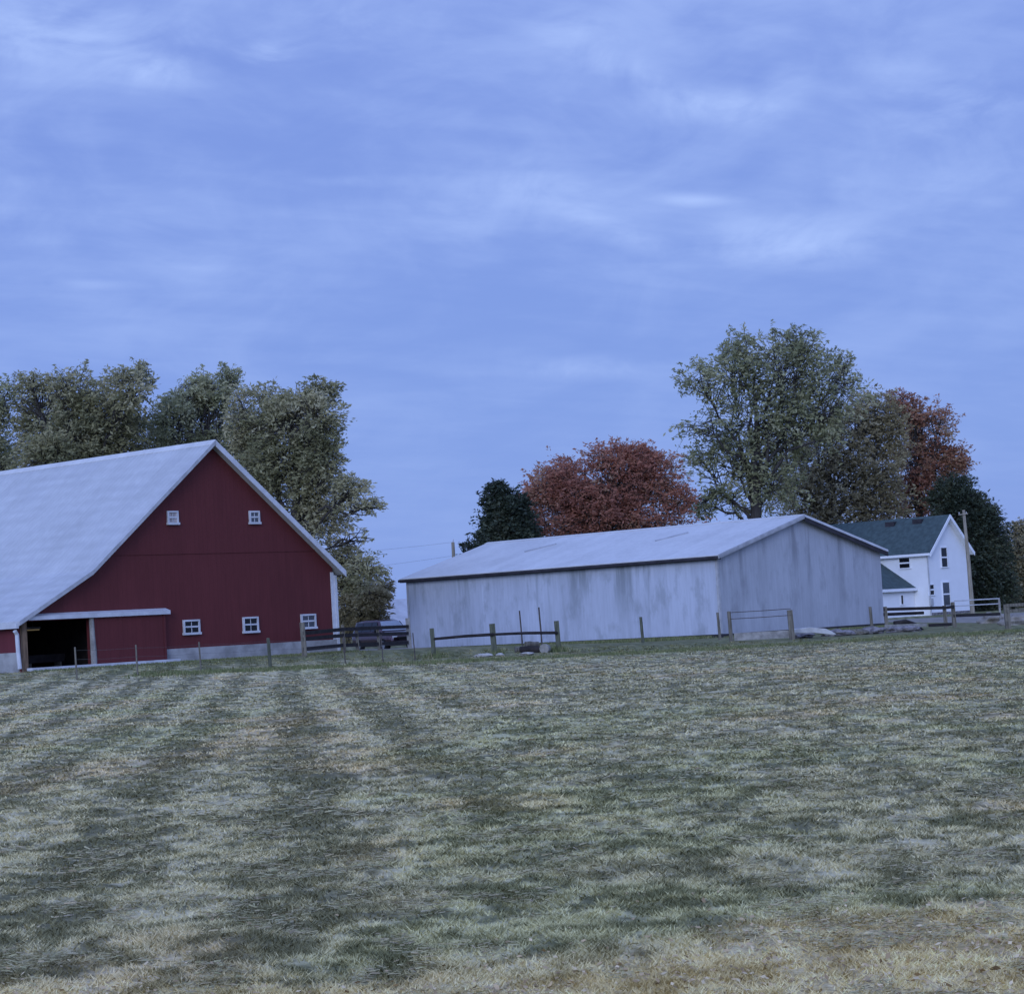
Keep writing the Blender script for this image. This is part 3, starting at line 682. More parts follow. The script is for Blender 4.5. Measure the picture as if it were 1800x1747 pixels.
# rails and gate at the right, before the house
def right_fence():
    base = gpos(1556, 112); e = empty('board_fence', base, 0, 'dark two rail fence from shed corner across the white house', 'fence')
    P = [(1557, 1066, 112), (1661, 1064, 116), (1676, 1058, 117)]
    for (px, yt, Y) in P:
        h, x = hpx(px, yt, Y); p = Vector((x, Y, float(gz(x, Y)))); rough_post(p - base, h, .08, 'wood', 'post', e, (-.04, 0), True)
    for (a, b, Y0, c, d, Y1) in ((1553, 1071, 112, 1661, 1068, 116), (1553, 1080, 112, 1623, 1077, 115), (1661, 1068, 116, 1676, 1066, 117), (1632, 1099, 113, 1672, 1097, 114), (1676, 1082, 117, 1757, 1079, 121)):
        MB().bar(at(a, b, Y0) - base - Vector((0, .1, 0)), at(c, d, Y1) - base - Vector((0, .1, 0)), .05, .15).build('rail', M['wood_dark'], e)
    m = MB().bar(at(1556, 1101, 111) , at(1628, 1098, 112.5), .10, .16).build('plank', M['wood_grey'], None)
    tag(m, 'grey plank lying across stones below the dark rail fence', 'plank')
    pts = [at(1572, 1095, 112), at(1592, 1093, 112.3), at(1608, 1098, 112.6), at(1623, 1109, 113)]
    l = MB().tube(pts, [.10, .13, .12, .08], 8).build('log', M['wood_dark'], None, True); tag(l, 'dark curved log sagging to the ground below the rail fence', 'log')
    p = gpos(1677, 122); h, x1 = hpx(1757, 1052, 122); g = empty('pipe_gate', p, 0, 'pale two rail pipe gate right of the utility pole', 'gate')
    for yy in (1056, 1065):
        a, b = at(1677, yy, 122) - p, at(1757, yy - 4, 122) - p; MB().tube([a, b], .03, 7).build('rail', M['steel'], g)
    rough_post(Vector((x1, 122, float(gz(x1, 122)))) - p, h, .06, 'wood_grey', 'post', g, (-.03, 0)); rough_post((0, 0, 0), h - .1, .06, 'wood', 'post', g, (-.03, 0))
    p = gpos(1773, 100); h, x = hpx(1773, 1062, 100); e2 = empty('corner_fence', p, 0, 'rough grey wooden fence with thick post at right edge', 'fence')
    rough_post((0, 0, 0), h, .11, 'wood', 'post', e2, (-.03, 0), True)
    q = gpos(1850, 101); rough_post(q - p, h, .11, 'wood', 'post', e2, (-.03, 0), True)
    for yy in (1064, 1074, 1095):
        a, b = at(1768, yy, 100) - p, at(1855, yy - 5, 101) - p; MB().bar(a - Vector((0, .13, 0)), b - Vector((0, .13, 0)), .05, .13).build('rail', M['wood'], e2)
right_fence()

# ------------------------------------------------------------------ stones, timber and rubbish by the fences
def lump(name, p, sx, sy, sz, mt, seed, n=10, parent=None, rz=0.0):
    n = 20; th, ph = np.meshgrid(np.linspace(0, 2 * math.pi, 36, endpoint=False), np.linspace(0.02, math.pi - .02, n), indexing='ij')
    x = np.sin(ph) * np.cos(th); y = np.sin(ph) * np.sin(th); z = np.cos(ph)
    r = .45 + 1.1 * fbm(x * 2.2 + seed, y * 2.2, z * 2.2, seed=seed, octv=4)
    v = np.c_[(x * r * sx).ravel(), (y * r * sy).ravel(), (z * r * sz).ravel()]
    i, j = np.meshgrid(np.arange(36), np.arange(n - 1), indexing='ij'); i2 = (i + 1) % 36
    f = np.stack([i * n + j, i * n + j + 1, i2 * n + j + 1, i2 * n + j], -1).reshape(-1, 4)
    o = mesh_np(name, v, f, M[mt], parent, smooth=True); o.location = p; o.rotation_euler = (0, 0, rz); return o
def clutter():
    def put(name, label, cat, px, Y, sx, sy, sz, mt, seed, up=.0, rz=0.0, group=None):
        p = gpos(px, Y); p.z += up; o = lump(name, p, sx, sy, sz, mt, seed, rz=rz); tag(o, label, cat, group); return o
    put('flat_stone', 'pale flat stone left of the middle fence post foot', 'stone', 847, 91.5, .36, .3, .09, 'stone', 2, .05, group='pale stones by the rail fence')
    put('flat_stone', 'small pale stone right of the middle fence post foot', 'stone', 877, 92, .16, .2, .08, 'stone', 3, .05, group='pale stones by the rail fence')
    put('flat_stone', 'pale thin slab in the grass before the dark log pile', 'stone', 924, 92, .28, .25, .06, 'stone', 5, .06, group='pale stones by the rail fence')
    rl = random.Random(3)
    for k, (px, Y, ln, r, a, up, mt, lb) in enumerate(((925, 95.0, 1.0, .15, .15, .10, 'wood', 'grey brown log at the left of the pile under the rail fence'),
            (938, 94.6, 1.2, .17, -.35, .12, 'wood_dark', 'dark log lying in the middle of the pile under the rail fence'),
            (934, 94.9, .6, .12, .6, .34, 'wood', 'grey brown short log resting on top of the pile under the rail fence'),
            (957, 94.3, .42, .19, 1.3, .17, 'wood_grey', 'short pale cut log end on, right of the pile by the end post'))):
        d = Vector((math.cos(a), math.sin(a), rl.uniform(-.06, .06))) * (ln / 2); m = MB()
        m.tube([-d, -d * .4 + Vector((0, 0, .02)), d * .3 - Vector((0, .02, .01)), d], [r * 1.05, r, r * .96, r * .9], 11)
        o = m.build('log', M[mt], None); p = gpos(px, Y); p.z += up; o.location = p; tag(o, lb, 'log', 'logs under the rail fence')
    # stones and sheets along the shed gable
    for k, (px, Y, sx, sz, mt, lb) in enumerate(((1412, 104, .45, .15, 'rock', 'grey stone right of the gate post, low and wide'), (1470, 106, .8, .20, 'rock', 'long grey stone heap under the shed gable middle'), (1500, 107, .7, .18, 'wood', 'brownish heap of stones under the shed gable, right of middle'), (1535, 108, .6, .22, 'rock', 'grey stone heap near the right corner of the shed'), (1590, 109, .8, .18, 'rock', 'dark stone heap below the dark rail fence'))):
        put('stone_heap', lb, 'stones', px, Y, sx, .5, sz, mt, 20 + k, .1, group='stone heaps along the shed gable')
    p = gpos(1428, 102.5); m = MB()
    prof = [(-1.0, .32), (-.9, .46), (-.1, .50), (.55, .40), (1.0, .14), (.9, .10), (.0, .24), (-.9, .26)]
    m.prism(prof, -.4, .4); o = m.build('tarp', M['tarp'], None, bevel=.03); o.location = p; tag(o, 'pale tapered tarp sheet lying right of the wooden gate', 'tarp')
    for px, Y, s, hh, sd, lb in ((1748, 126, .75, .40, 31, 'pale gravel pile beside the pipe gate post'), (1792, 114, .8, .40, 33, 'pale gravel pile behind the rough fence at right edge')):
        put('gravel_pile', lb, 'pile', px, Y, s, .9, hh, 'gravel', sd, .1, group='gravel piles')
clutter()

# ------------------------------------------------------------------ dark car behind the board fence
def car():
    Y = 152; a = R(58); p = gpos(676, Y); p.z += .06
    e = empty('parked_car', p, -a, 'dark red parked car facing out behind the board fence', 'car'); e.scale = (1.12, 1.12, 1.12)
    Ln, W, H = 4.9, 1.92, 1.84; hl = Ln / 2
    # stations along the length: (x, half width, z of sill, z of beltline, half roof width, z of roof)
    st = [(-hl, .80, .45, .95, .62, 1.00), (-hl + .10, .90, .34, 1.08, .70, 1.45), (-hl + .35, .95, .30, 1.10, .70, 1.78), (-1.0, .96, .28, 1.10, .72, H), (.1, .96, .28, 1.08, .72, H - .02), (.55, .96, .28, 1.07, .70, H - .10), (1.25, .96, .28, 1.06, .84, 1.13), (1.9, .94, .28, 1.00, .82, 1.06), (hl - .18, .88, .32, .90, .74, .96), (hl, .78, .42, .72, .62, .78)]
    v = []; f = []; K = 10
    for (x, w, zs, zb, rw, zr) in st:
        v += [(x, -w * .86, zs), (x, -w, zs + .18), (x, -w, zb - .12), (x, -w * .97, zb), (x, -rw, zr - .05), (x, -rw + .14, zr), (x, rw - .14, zr), (x, rw, zr - .05), (x, w * .97, zb), (x, w, zb - .12), (x, w, zs + .18), (x, w * .86, zs)]
    K = 12
    for i in range(len(st) - 1):
        for k in range(K): f.append((i * K + k, i * K + (k + 1) % K, (i + 1) * K + (k + 1) % K, (i + 1) * K + k))
    f.append(tuple(range(K))); f.append(tuple(range((len(st) - 1) * K, len(st) * K))[::-1])
    f = [q[::-1] for q in f]
    body = MB().add(v, f).build('body', M['paint'], e, True)
    m = body.modifiers.new('Bevel', 'BEVEL'); m.width = .03; m.segments = 2
    def quadplate(name, q, off, mt):
        q = [Vector(t) for t in q]; n = (q[1] - q[0]).cross(q[3] - q[0]).normalized()
        MB().add([t + n * off for t in q] + [t + n * (off - .012) for t in q], [(0, 1, 2, 3), (7, 6, 5, 4), (0, 4, 5, 1), (1, 5, 6, 2), (2, 6, 7, 3), (3, 7, 4, 0)]).build(name, M[mt], e)
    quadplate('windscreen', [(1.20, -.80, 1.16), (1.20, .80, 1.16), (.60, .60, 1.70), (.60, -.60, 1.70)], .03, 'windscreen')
    quadplate('rear_window', [(-hl + .12, .62, 1.12), (-hl + .12, -.62, 1.12), (-hl + .34, -.55, 1.66), (-hl + .34, .55, 1.66)], .05, 'glass_dark')
    for s in (-1, 1):
        for (x0, x1, x2, x3) in ((.05, .98, .52, .05), (-1.0, -.03, -.03, -1.0), (-1.95, -1.08, -1.08, -1.85)):
            q = [(x0, s * .945, 1.14), (x1, s * .925, 1.14), (x2, s * .745, 1.68), (x3, s * .745, 1.70)]
            if s > 0: q = [q[1], q[0], q[3], q[2]]
            quadplate('side_window', q, .02, 'glass_dark')
        MB().box((hl - .16, s * .50, .68), (hl - .02, s * .80, .84)).build('headlight', M['lampglass'], e, bevel=.03)
        MB().box((.92, s * .98, 1.08), (1.08, s * 1.20, 1.26)).build('wing_mirror', M['tyre'], e, bevel=.04)
        for x in (-1.45, 1.50):
            w = MB().tube([(x, s * .74, .36), (x, s * .97, .36)], .36, 20).build('wheel', M['tyre'], e)
            MB().tube([(x, s * .965, .36), (x, s * .985, .36)], .22, 14).build('rim', M['alloy'], w)
    MB().box((hl - .10, -.44, .60), (hl + .015, .44, .80)).build('grille', M['tyre'], e)
    MB().box((hl - .14, -.78, .46), (hl + .06, .78, .54)).build('bumper', M['alloy'], e, bevel=.02)
car()

# ------------------------------------------------------------------ poles and wires
def poles():
    Y = 178; h, x = hpx(1698, 896, Y); p = gpos(1712, Y); e = empty('utility_pole', p, 0, 'tall bare wooden utility pole beside the white house gable', 'pole')
    MB().tube([(0, 0, -.5), (-.06, 0, h * .5), (-.18, 0, h)], [.19, .155, .11], 10).build('shaft', M['pole'], e)
    MB().bar((-.62, -.15, h - .36), (.10, -.15, h - .30), .07, .08).build('crossarm', M['pole'], e)
    for xx in (-.56, -.02): MB().tube([(xx, -.15, h - .30), (xx, -.15, h - .16)], [.035, .03], 6).build('insulator', M['steel'], e)
    Y2 = 190; h2, x2 = hpx(796, 953, Y2); p2 = Vector((x2, Y2, float(gz(x2, Y2)))); e2 = empty('utility_pole', p2, 0, 'pale pole top rising behind the left end of the shed roof', 'pole')
    MB().tube([(0, 0, -.5), (0, 0, h2)], [.19, .13], 8).build('shaft', M['pole'], e2)
    MB().tube([(.0, 0, h2 + .0), (.06, 0, h2 + .25)], [.04, .03], 6).build('insulator', M['steel'], e2)
    top = p2 + Vector((0, 0, h2 + .1))
    for k, (b, lb) in enumerate(((Vector((-42, 205, 9.5)), 'upper thin power line running left from the pale pole'), (Vector((-42, 205, 7.2)), 'lower thin power line running left from the pale pole'))):
        a = top - Vector((0, 0, .1 + 1.1 * k)); pts = [a + (b - a) * t - Vector((0, 0, 3.2 * t * (1 - t))) for t in np.linspace(0, 1, 16)]
        tag(MB().tube(pts, .009, 4).build('power_line', M['wire'], None), lb, 'wire', 'power lines')
poles()

# ------------------------------------------------------------------ trees
def leaf_quads(rng, pos, ax, size, n):
    t = rng.normal(size=(n, 3)); w = np.cross(ax, t); w /= np.linalg.norm(w, axis=1)[:, None]
    ln = size * rng.uniform(.55, 1.5, n)[:, None]; wd = ln * rng.uniform(.24, .44, n)[:, None]
    return np.stack([pos - ax * ln * .5, pos + w * wd * .5, pos + ax * ln * .5, pos - w * wd * .5], 1).reshape(-1, 3)
def leaf_cloud(rng, blobs, n_clusters, per, size, seed, gap=.36, spread=.55, flat=.55):
    """leaf sprays strung along branchlets that run outwards from the heart of each bough; a 3-D noise thins them"""
    B0 = np.array(blobs); vol = np.array([(b[3] * b[4] * b[5]) ** .72 for b in blobs]); nb = int(n_clusters * 1.5)
    B = B0[rng.choice(len(blobs), nb, p=vol / vol.sum())]
    d = rng.normal(size=(nb, 3)); d /= np.linalg.norm(d, axis=1)[:, None]
    rough = .52 + .96 * fbm(d[:, 0] * 2.6 + B[:, 0], d[:, 1] * 2.6 + B[:, 1], d[:, 2] * 2.6 + B[:, 2], seed=seed, octv=4)
    reach = rng.uniform(.55, 1.08, nb) ** .7 * rough + (rng.random(nb) < .20) * rng.uniform(0, .36, nb)
    out = d * B[:, 3:6] * reach[:, None]
    root = B[:, :3] + out * rng.uniform(.05, .30, nb)[:, None] + rng.normal(0, .35, (nb, 3)); end = B[:, :3] + out
    mid = end * .75 + root * .25
    nz = fbm(mid[:, 0] * .5, mid[:, 1] * .5, mid[:, 2] * .65, seed=seed + 5, octv=3); keep = nz > gap
    root, end, d = root[keep], end[keep], d[keep]; nb = len(root)
    tint = np.clip(.5 + 1.6 * (fbm(mid[keep][:, 0] * .4, mid[keep][:, 1] * .4, mid[keep][:, 2] * .4, seed=seed + 11, octv=3) - .5) + rng.normal(0, .15, nb), 0, 1)
    n = nb * per; t = rng.random(n) ** .75; t = .22 + .80 * t
    r_, e_, d_ = np.repeat(root, per, 0), np.repeat(end, per, 0), np.repeat(d, per, 0)
    ln = np.linalg.norm(e_ - r_, axis=1); pos = r_ + (e_ - r_) * t[:, None]; pos[:, 2] += .10 * ln * np.sin(np.pi * t) - .05 * ln * t
    wdt = spread * (.22 + .55 * np.sin(np.pi * np.clip(t, 0, 1)))
    pos = pos + np.clip(rng.normal(0, .55, (n, 3)), -1.2, 1.2) * wdt[:, None] * np.array([1, 1, flat + .2])
    ax = rng.normal(size=(n, 3)) * .8 + d_ * .8; ax[:, 2] = ax[:, 2] * .55 - .08; ax /= np.linalg.norm(ax, axis=1)[:, None]
    v = leaf_quads(rng, pos, ax, size, n); f = np.arange(n * 4).reshape(-1, 4)
    tn = np.repeat(np.clip(np.repeat(tint, per) + rng.normal(0, .12, n), 0, 1), 4)
    return v, f, tn, (root, end)
def limb(m, a, b, r0, r1, rng, n=5, wob=.06, sag=0.0):
    a, b = np.array(a), np.array(b); ln = np.linalg.norm(b - a); pts = []
    for i in range(n + 1):
        t = i / n; p = a + (b - a) * t + rng.normal(0, 1, 3) * wob * ln * math.sin(math.pi * t) * .5 + np.array([0, 0, sag * ln * math.sin(math.pi * t)])
        pts.append(p)
    m.tube(pts, list(np.linspace(r0, r1, n + 1)), 6, caps=False)
def tree(name, label, px, Y, blobs_px, leaf, n_clusters, per=18, size=.32, seed=1, gap=.36, trunk_r=.4, spread=.55, group=None, twigs=26, flat=.42, fork=.35, lean=0.0):
    """blobs_px: (px, py, rx, rz, depth offset) in photo pixels at depth Y"""
    rng = np.random.default_rng(seed); s = Y / F
    base = gpos(px, Y); bl = []
    for (bx, by, rx, rz, dy) in blobs_px:
        c = at(bx, by, Y + dy) - base; bl.append((c.x, c.y, c.z, rx * s * 1.17, (rx + rz) * .5 * s, rz * s * 1.17))
    e = empty(name, base, 0, label, 'tree', group)
    v, f, tn, cl = leaf_cloud(rng, bl, n_clusters, per, size, seed, gap, spread, flat)
    mesh_np('crown', v, f, M[leaf], e, {'tint': tn})
    m = MB(); zt = max(b[2] for b in bl); zb = min(b[2] - b[5] for b in bl)
    fz = max(1.2, fork * zt); top = np.array([np.mean([b[0] for b in bl]) * .6 + lean, 0, zt * .92])
    limb(m, (0, 0, -.6), (top[0] * .3, 0, fz), trunk_r * 1.25, trunk_r * .85, rng, 4, .03)
    limb(m, (top[0] * .3, 0, fz), top, trunk_r * .85, .05, rng, 7, .05)
    for b in bl:
        t = rng.uniform(.0, .45); a = np.array([top[0] * .3, 0, fz]) * (1 - t) + top * t * .85
        if a[2] > b[2]: a = np.array([top[0] * .3, 0, max(.8, min(fz, b[2] * .8))])
        bc = np.array(b[:3]); limb(m, a, bc, trunk_r * .30, .02, rng, 6, .10, .05)
        ends = cl[1]; near = ends[np.linalg.norm((ends - bc) / np.array(b[3:6]), axis=1) < 1.15]
        if len(near):
            for q in near[rng.integers(0, len(near), twigs)]:
                st = bc + (a - bc) * rng.uniform(0, .35)
                limb(m, st, bc + (q - bc) * rng.uniform(.9, 1.04), .05, .012, rng, 4, .10, .06)
    for p, q in zip(cl[0][::2], cl[1][::2]):
        ln = float(np.linalg.norm(q - p)); c = (p + q) / 2 + np.array([0, 0, .08 * ln]); m.tube([p, c, q + np.array([0, 0, -.05 * ln])], [.022, .016, .008], 3, caps=False)
    m.build('trunk', M['bark'], e, True)
    return e
TG1, TG2 = 'trees behind the red barn', 'trees behind the shed and house'
tree('broadleaf_tree', 'green tree cut by the left edge, behind the barn roof', -30, 150, [(-60, 760, 75, 70, 0), (0, 710, 34, 52, -2), (-10, 800, 45, 50, 2), (-70, 700, 50, 50, 0), (12, 830, 26, 40, 0)], 'leaf_green', 620, seed=11, size=.26, group=TG1, gap=.44)
tree('broadleaf_tree', 'broad dense olive tree rising behind the left of the barn roof', 150, 146, [(140, 790, 110, 75, 0), (75, 740, 60, 60, 2), (130, 690, 75, 42, 0), (225, 690, 50, 48, -2), (215, 770, 55, 75, 2), (90, 810, 65, 60, -3), (250, 660, 22, 26, 0), (160, 750, 80, 60, 0), (55, 680, 35, 26, 0)], 'leaf_olive', 1600, seed=12, size=.26, gap=.36, group=TG1, trunk_r=.55)
tree('broadleaf_tree', 'thin see-through tree between the two dense crowns behind the barn ridge', 335, 152, [(330, 690, 46, 42, 0), (355, 740, 42, 60, 2), (305, 750, 40, 60, -2), (375, 690, 30, 36, 0), (340, 800, 60, 45, 0), (405, 690, 26, 48, 3), (425, 750, 36, 55, 3), (280, 790, 34, 50, 2), (385, 790, 50, 50, 1)], 'leaf_green', 1250, seed=13, size=.26, gap=.44, group=TG1, trunk_r=.3)
tree('broadleaf_tree', 'tall olive tree with drooping right branches beside the barn gable', 515, 142, [(510, 745, 85, 62, 0), (470, 720, 45, 45, 2), (555, 735, 48, 50, -2), (500, 820, 80, 60, 0), (570, 810, 45, 40, -2), (545, 870, 75, 40, 0), (615, 865, 40, 30, -3), (650, 892, 32, 16, -4), (560, 920, 65, 40, 0), (620, 950, 42, 24, -2), (600, 985, 50, 28, 0), (645, 1000, 34, 20, -3), (620, 1025, 36, 22, 0), (440, 790, 40, 70, 3), (560, 690, 35, 28, 0), (470, 860, 50, 55, 2), (430, 730, 34, 50, 2)], 'leaf_olive', 1950, seed=14, size=.26, gap=.42, group=TG1, trunk_r=.5, twigs=18)
tree('bushy_tree', 'low brownish bushy tree right of the barn corner', 630, 158, [(630, 1060, 42, 36, 0), (655, 1050, 32, 26, -2), (615, 1095, 34, 34, 2), (668, 1035, 22, 16, 0), (645, 1095, 38, 30, 0)], 'leaf_brown', 800, seed=15, gap=.34, size=.24, spread=.4, trunk_r=.22, group=TG1)
tree('evergreen_tree', 'small dark evergreen left of the red maple, above the shed roof', 888, 172, [(890, 930, 48, 60, 0), (873, 880, 26, 32, 0), (905, 900, 32, 34, 1), (862, 950, 26, 40, 0), (925, 950, 28, 40, 2), (880, 990, 55, 60, 0), (875, 858, 12, 14, 0)], 'needle', 1500, seed=16, gap=.24, size=.28, spread=.34, trunk_r=.25, group=TG2, twigs=8)
tree('sapling', 'tiny bare sapling top showing above the left end of the shed roof', 822, 168, [(824, 962, 14, 14, 0), (816, 955, 7, 7, 0), (825, 990, 16, 20, 0)], 'needle', 40, seed=17, gap=.2, size=.22, spread=.25, trunk_r=.07, group=TG2, twigs=9)
tree('red_maple', 'rounded deep red maple crown above the middle of the shed roof', 1070, 180, [(1075, 870, 95, 75, 0), (1085, 815, 62, 42, 0), (1000, 875, 80, 62, 0), (960, 870, 45, 50, -1), (1150, 850, 55, 60, 1), (1190, 895, 40, 45, 0), (985, 830, 40, 30, 2), (1120, 810, 50, 30, 0), (1060, 930, 150, 60, 0), (935, 900, 28, 40, 0)], 'leaf_red', 2500, seed=18, gap=.36, size=.27, spread=.42, group=TG2, trunk_r=.4, twigs=14)
tree('broadleaf_tree', 'tallest green tree, airy crown above the right end of the shed', 1330, 186, [(1380, 660, 85, 75, 0), (1285, 665, 62, 55, 0), (1225, 665, 40, 34, -2), (1390, 605, 48, 34, 0), (1300, 612, 42, 34, 0), (1450, 660, 55, 50, 2), (1490, 700, 50, 42, 0), (1485, 655, 38, 34, 1), (1440, 730, 60, 50, 0), (1330, 740, 85, 70, 0), (1235, 745, 52, 40, -2), (1240, 820, 52, 40, 0), (1290, 810, 55, 60, 0), (1400, 760, 80, 70, 2), (1230, 880, 40, 34, 0), (1280, 880, 50, 40, 0), (1360, 850, 55, 60, 0), (1420, 610, 40, 34, 0)], 'leaf_green', 1750, seed=19, gap=.45, group=TG2, trunk_r=.55, twigs=18)
tree('broadleaf_tree', 'brownish dense tree in front of the tallest tree, above the house roof', 1450, 206, [(1440, 800, 75, 60, 0), (1500, 760, 70, 60, 0), (1540, 720, 45, 40, 0), (1480, 860, 90, 60, 0), (1400, 860, 55, 55, 0), (1545, 830, 55, 70, 0), (1570, 760, 35, 50, 0), (1430, 920, 80, 40, 0), (1540, 900, 60, 40, 0)], 'leaf_brown', 1600, seed=20, gap=.38, group=TG2, trunk_r=.45, twigs=14)
tree('red_maple', 'sparse russet red tree behind the house, reaching right of the brownish tree', 1620, 214, [(1600, 730, 32, 40, 0), (1650, 745, 36, 36, -1), (1640, 815, 62, 50, 0), (1600, 830, 50, 55, 0), (1680, 815, 28, 36, 0), (1610, 885, 60, 40, 0), (1580, 710, 25, 25, 0), (1620, 760, 38, 34, 2)], 'leaf_crimson', 900, seed=21, gap=.42, group=TG2, trunk_r=.35, twigs=26)
tree('evergreen_tree', 'dark evergreen behind the white house gable and utility pole', 1705, 208, [(1685, 895, 45, 50, 0), (1680, 860, 32, 28, 0), (1720, 930, 45, 60, 0), (1740, 980, 40, 70, 0), (1700, 990, 70, 90, 0), (1745, 1040, 45, 55, 0), (1660, 880, 28, 26, 0), (1735, 915, 22, 28, 0)], 'needle', 2900, seed=22, gap=.20, size=.28, spread=.36, trunk_r=.3, group=TG2, twigs=8)
tree('bushy_tree', 'brown bare-looking bushy tree cut by the right edge', 1800, 224, [(1790, 980, 38, 50, 0), (1830, 960, 50, 55, 0), (1785, 1030, 40, 50, 0), (1840, 1030, 50, 50, 0), (1795, 930, 22, 20, 0)], 'leaf_brown', 1200, seed=23, gap=.25, size=.25, spread=.4, trunk_r=.2, group=TG2)
# far hedge line on the horizon
def treeline():
    rng = np.random.default_rng(77); bl = []
    for x in np.arange(-420, 421, 9.0):
        y = 620 + rng.normal(0, 14); h = rng.uniform(4, 8); bl.append((x + rng.normal(0, 2), y, float(gz(x, y)) + h * .5, 7, 7, h * .6))
    v, f, tn, c = leaf_cloud(rng, bl, 5200, 5, 1.1, 77, .15, 1.2)
    o = mesh_np('far_woods', v, f, M['leaf_brown'], None, {'tint': tn}); o['kind'] = 'stuff'
    tag(o, 'distant low wood on the horizon behind the farm', 'woods')
treeline()

# ------------------------------------------------------------------ grass and hay clippings on the field
def grass_mat(name):
    m, t, b, out = new_mat(name)
    a = t.new('ShaderNodeAttribute', attribute_name='col').outputs['Color']
    t.put(b.inputs['Base Color'], a); b.inputs['Roughness'].default_value = .9; b.inputs['Specular IOR Level'].default_value = .1
    return m
def field_points(rng, n, ymin=7.0, ymax=100):
    v = rng.uniform(1.55 / ymax, 1.55 / ymin, n); y = 1.55 / v
    x = (.25 * y + 5.0 * rng.random(n) ** 2) * rng.uniform(-1, 1, n); return x, y
def outside(x, y):
    """keep clear of the barn and shed footprints"""
    ok = np.ones(len(x), bool)
    for o, u0, u1, v1 in ((BARN, XL, 0, BL), (SHED, 0, SW, SL)):
        dx, dy = x - o.x, y - o.y; u = dx * G.x + dy * G.y; v = dx * L.x + dy * L.y
        ok &= ~((u > u0 - .1) & (u < u1 + .1) & (v > -.1) & (v < v1 + .1))
    return ok
def grass():
    rng = np.random.default_rng(5)
    # standing tufts
    x, y = field_points(rng, 185000); ok = outside(x, y); x, y = x[ok], y[ok]
    lush = np.clip((y + 8 * (fbm(x * .3, y * .3, seed=40) - .5) - 82) / 14, 0, 1); br = bareness(x, y)
    clump = fbm(x * 4.5, y * 3.2, seed=44)
    keep = (rng.random(len(x)) < smooth(.36, .60, clump) * .75 + .25) & (rng.random(len(x)) > br * .25); x, y, lush = x[keep], y[keep], lush[keep]
    k = 6; n = len(x) * k; px = np.repeat(x, k); py = np.repeat(y, k); sc = np.clip(py / 12, .8, 5.0)
    px = px + rng.normal(0, .022, n) * sc; py = py + rng.normal(0, .035, n) * sc
    h = rng.uniform(.012, .034, n) * (1 + .08 * py / 10) * (1 + .6 * np.repeat(lush, k)); w = .0042 * sc * rng.uniform(.7, 1.5, n)
    a = rng.uniform(0, 2 * math.pi, n); ln = rng.uniform(.6, 2.2, n) * h; z = gzr(px, py)
    b = np.stack([px, py, z - .006], 1); tip = b + np.stack([np.cos(a) * ln, np.sin(a) * ln, h], 1); sd = np.stack([w, np.zeros(n), np.zeros(n)], 1)
    v = np.stack([b - sd, b + sd, tip], 1).reshape(-1, 3); f = np.arange(n * 3).reshape(-1, 3)
    c = np.repeat(field_colour(x, y), k, 0) * rng.uniform(.72, 1.25, n)[:, None] * np.array((.98, .99, .92))
    o = mesh_np('grass', v, f, grass_mat('grass_blades'), None, {'col': np.repeat(np.clip(c, .02, .8), 3, 0)}); o['kind'] = 'stuff'; tag(o, 'short patchy green grass tufts over the mown field', 'grass')
    # dry clippings lying on the turf, in wisps
    x, y = field_points(rng, 400000); ok = outside(x, y); x, y = x[ok], y[ok]; hn = fbm(x * 3.0, y * 2.0, seed=45)
    keep = rng.random(len(x)) < smooth(.52, .70, hn) * .7 * np.clip((94 - y) / 12, .05, 1); x, y = x[keep], y[keep]; n = len(x); sc = np.clip(y / 12, .8, 6)
    z = gzr(x, y) + rng.uniform(.004, .03, n) * (1 + y / 70); a = rng.normal(.1, .7, n); ln = rng.uniform(.010, .032, n) * sc ** .6; w = .0024 * sc * rng.uniform(.6, 1.5, n)
    ax = np.stack([np.cos(a) * ln, np.sin(a) * ln, rng.normal(0, .14, n) * ln], 1); sd = np.stack([-np.sin(a) * w, np.cos(a) * w, rng.normal(0, .5, n) * w], 1); p = np.stack([x, y, z], 1)
    v = np.stack([p - ax - sd, p + ax - sd * .6, p + ax + sd * .6, p - ax + sd], 1).reshape(-1, 3); f = np.arange(n * 4).reshape(-1, 4)
    c = np.array((.42, .36, .20)) * rng.uniform(.6, 1.1, n)[:, None]; c = np.clip(c + rng.normal(0, .012, (n, 3)), .03, .7)
    o = mesh_np('hay_clippings', v, f, grass_mat('dry_clippings'), None, {'col': np.repeat(c, 4, 0)}); o['kind'] = 'stuff'; tag(o, 'pale dry clippings scattered in streaks over the field', 'hay')
    # fallen leaves on the verge
    n = 52000; x = rng.uniform(-9, 10, n); y = rng.uniform(6.0, 13, n); keep = rng.random(n) < bareness(x, y) + .04; x, y = x[keep], y[keep]; n = len(x)
    p = np.stack([x, y, gzr(x, y) + rng.uniform(.006, .03, n)], 1); a = rng.uniform(0, 2 * math.pi, n); s = rng.uniform(.006, .020, n)
    ax = np.stack([np.cos(a) * s, np.sin(a) * s, rng.normal(0, .3, n) * s], 1); sd = np.stack([-np.sin(a) * s, np.cos(a) * s, rng.normal(0, .3, n) * s], 1) * .6
    v = np.stack([p - ax, p + sd, p + ax, p - sd], 1).reshape(-1, 3); f = np.arange(n * 4).reshape(-1, 4)
    pal = np.array([(.60, .43, .24), (.46, .32, .17), (.74, .58, .35), (.32, .22, .12), (.56, .40, .23)]); c = pal[rng.integers(0, 5, n)] * rng.uniform(.75, 1.0, n)[:, None]
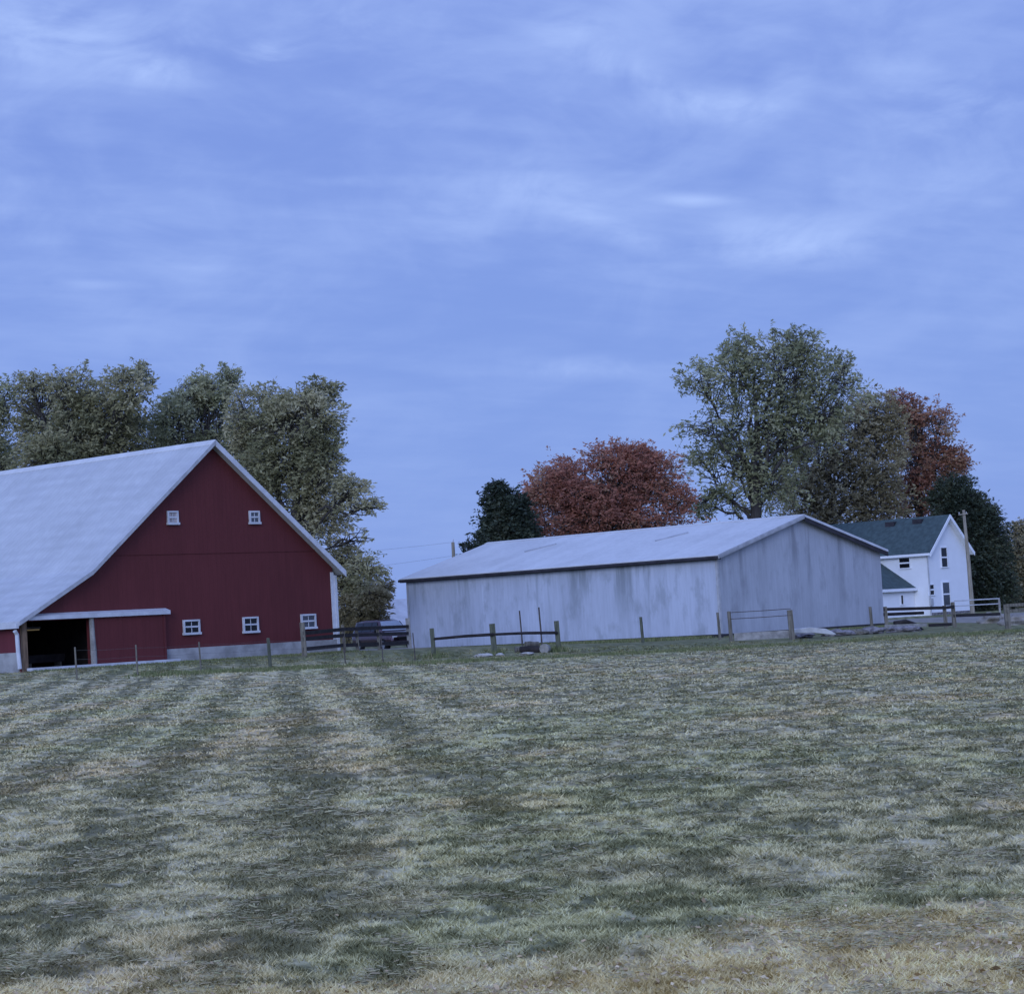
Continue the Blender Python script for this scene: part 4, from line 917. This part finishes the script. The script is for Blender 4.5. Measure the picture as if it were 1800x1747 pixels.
    o = mesh_np('fallen_leaves', v, f, grass_mat('dead_leaves'), None, {'col': np.repeat(c, 4, 0)}); o['kind'] = 'stuff'; tag(o, 'dead tan leaves littering the near bare verge', 'leaves')
grass()
# taller weeds along the foot of the shed and fences
def weeds():
    rng = np.random.default_rng(9); P = []
    for k in range(5200):                            # along the shed's long side and the fence line
        t = rng.random(); q = SHED + L * (t * SL) - G * rng.uniform(.1, 4.5) - L * rng.uniform(-.2, .2); P.append((q.x, q.y, rng.uniform(.08, .22)))
    for k in range(2600):
        t = rng.random(); q = SHED + G * (t * SW) - L * rng.uniform(.1, 2.0); P.append((q.x, q.y, rng.uniform(.04, .12)))
    for k in range(5200):
        xx = rng.uniform(-14, 22); yy = 88 + .30 * xx + rng.normal(0, .9); P.append((xx, yy, rng.uniform(.04, .12)))
    for k in range(2600):
        t = rng.uniform(-.02, 1.0); q = BARN + G * (XL * t) - L * (.35 + abs(rng.normal(0, .8))); P.append((q.x, q.y, rng.uniform(.03, .10)))
    for fx, fy in ((761, 92), (867, 93), (980, 95)):
        b = gpos(fx, fy)
        for k in range(60): P.append((b.x + rng.normal(0, .22), b.y + rng.normal(0, .15) - .1, rng.uniform(.10, .34)))
    P = np.array(P); P = P[outside(P[:, 0], P[:, 1])]; k = 4; n = len(P) * k; x = np.repeat(P[:, 0], k) + rng.normal(0, .06, n); y = np.repeat(P[:, 1], k) + rng.normal(0, .06, n); h = np.repeat(P[:, 2], k) * rng.uniform(.6, 1.2, n)
    z = gz(x, y); b = np.stack([x, y, z - .05], 1); a = rng.uniform(0, 2 * math.pi, n); tip = b + np.stack([np.cos(a) * h * .35, np.sin(a) * h * .35, h + .05], 1); sd = np.stack([np.full(n, .022), np.zeros(n), np.zeros(n)], 1)
    v = np.stack([b - sd, b + sd, tip], 1).reshape(-1, 3); f = np.arange(n * 3).reshape(-1, 3)
    c = np.array((.115, .128, .055)) * rng.uniform(.6, 1.7, n)[:, None]; c[rng.random(n) < .12] = (.28, .25, .14)
    o = mesh_np('weeds', v, f, grass_mat('weed_blades'), None, {'col': np.repeat(c, 3, 0)}); o['kind'] = 'stuff'; tag(o, 'dark green taller weeds along the fences and shed foot', 'weeds')
weeds()
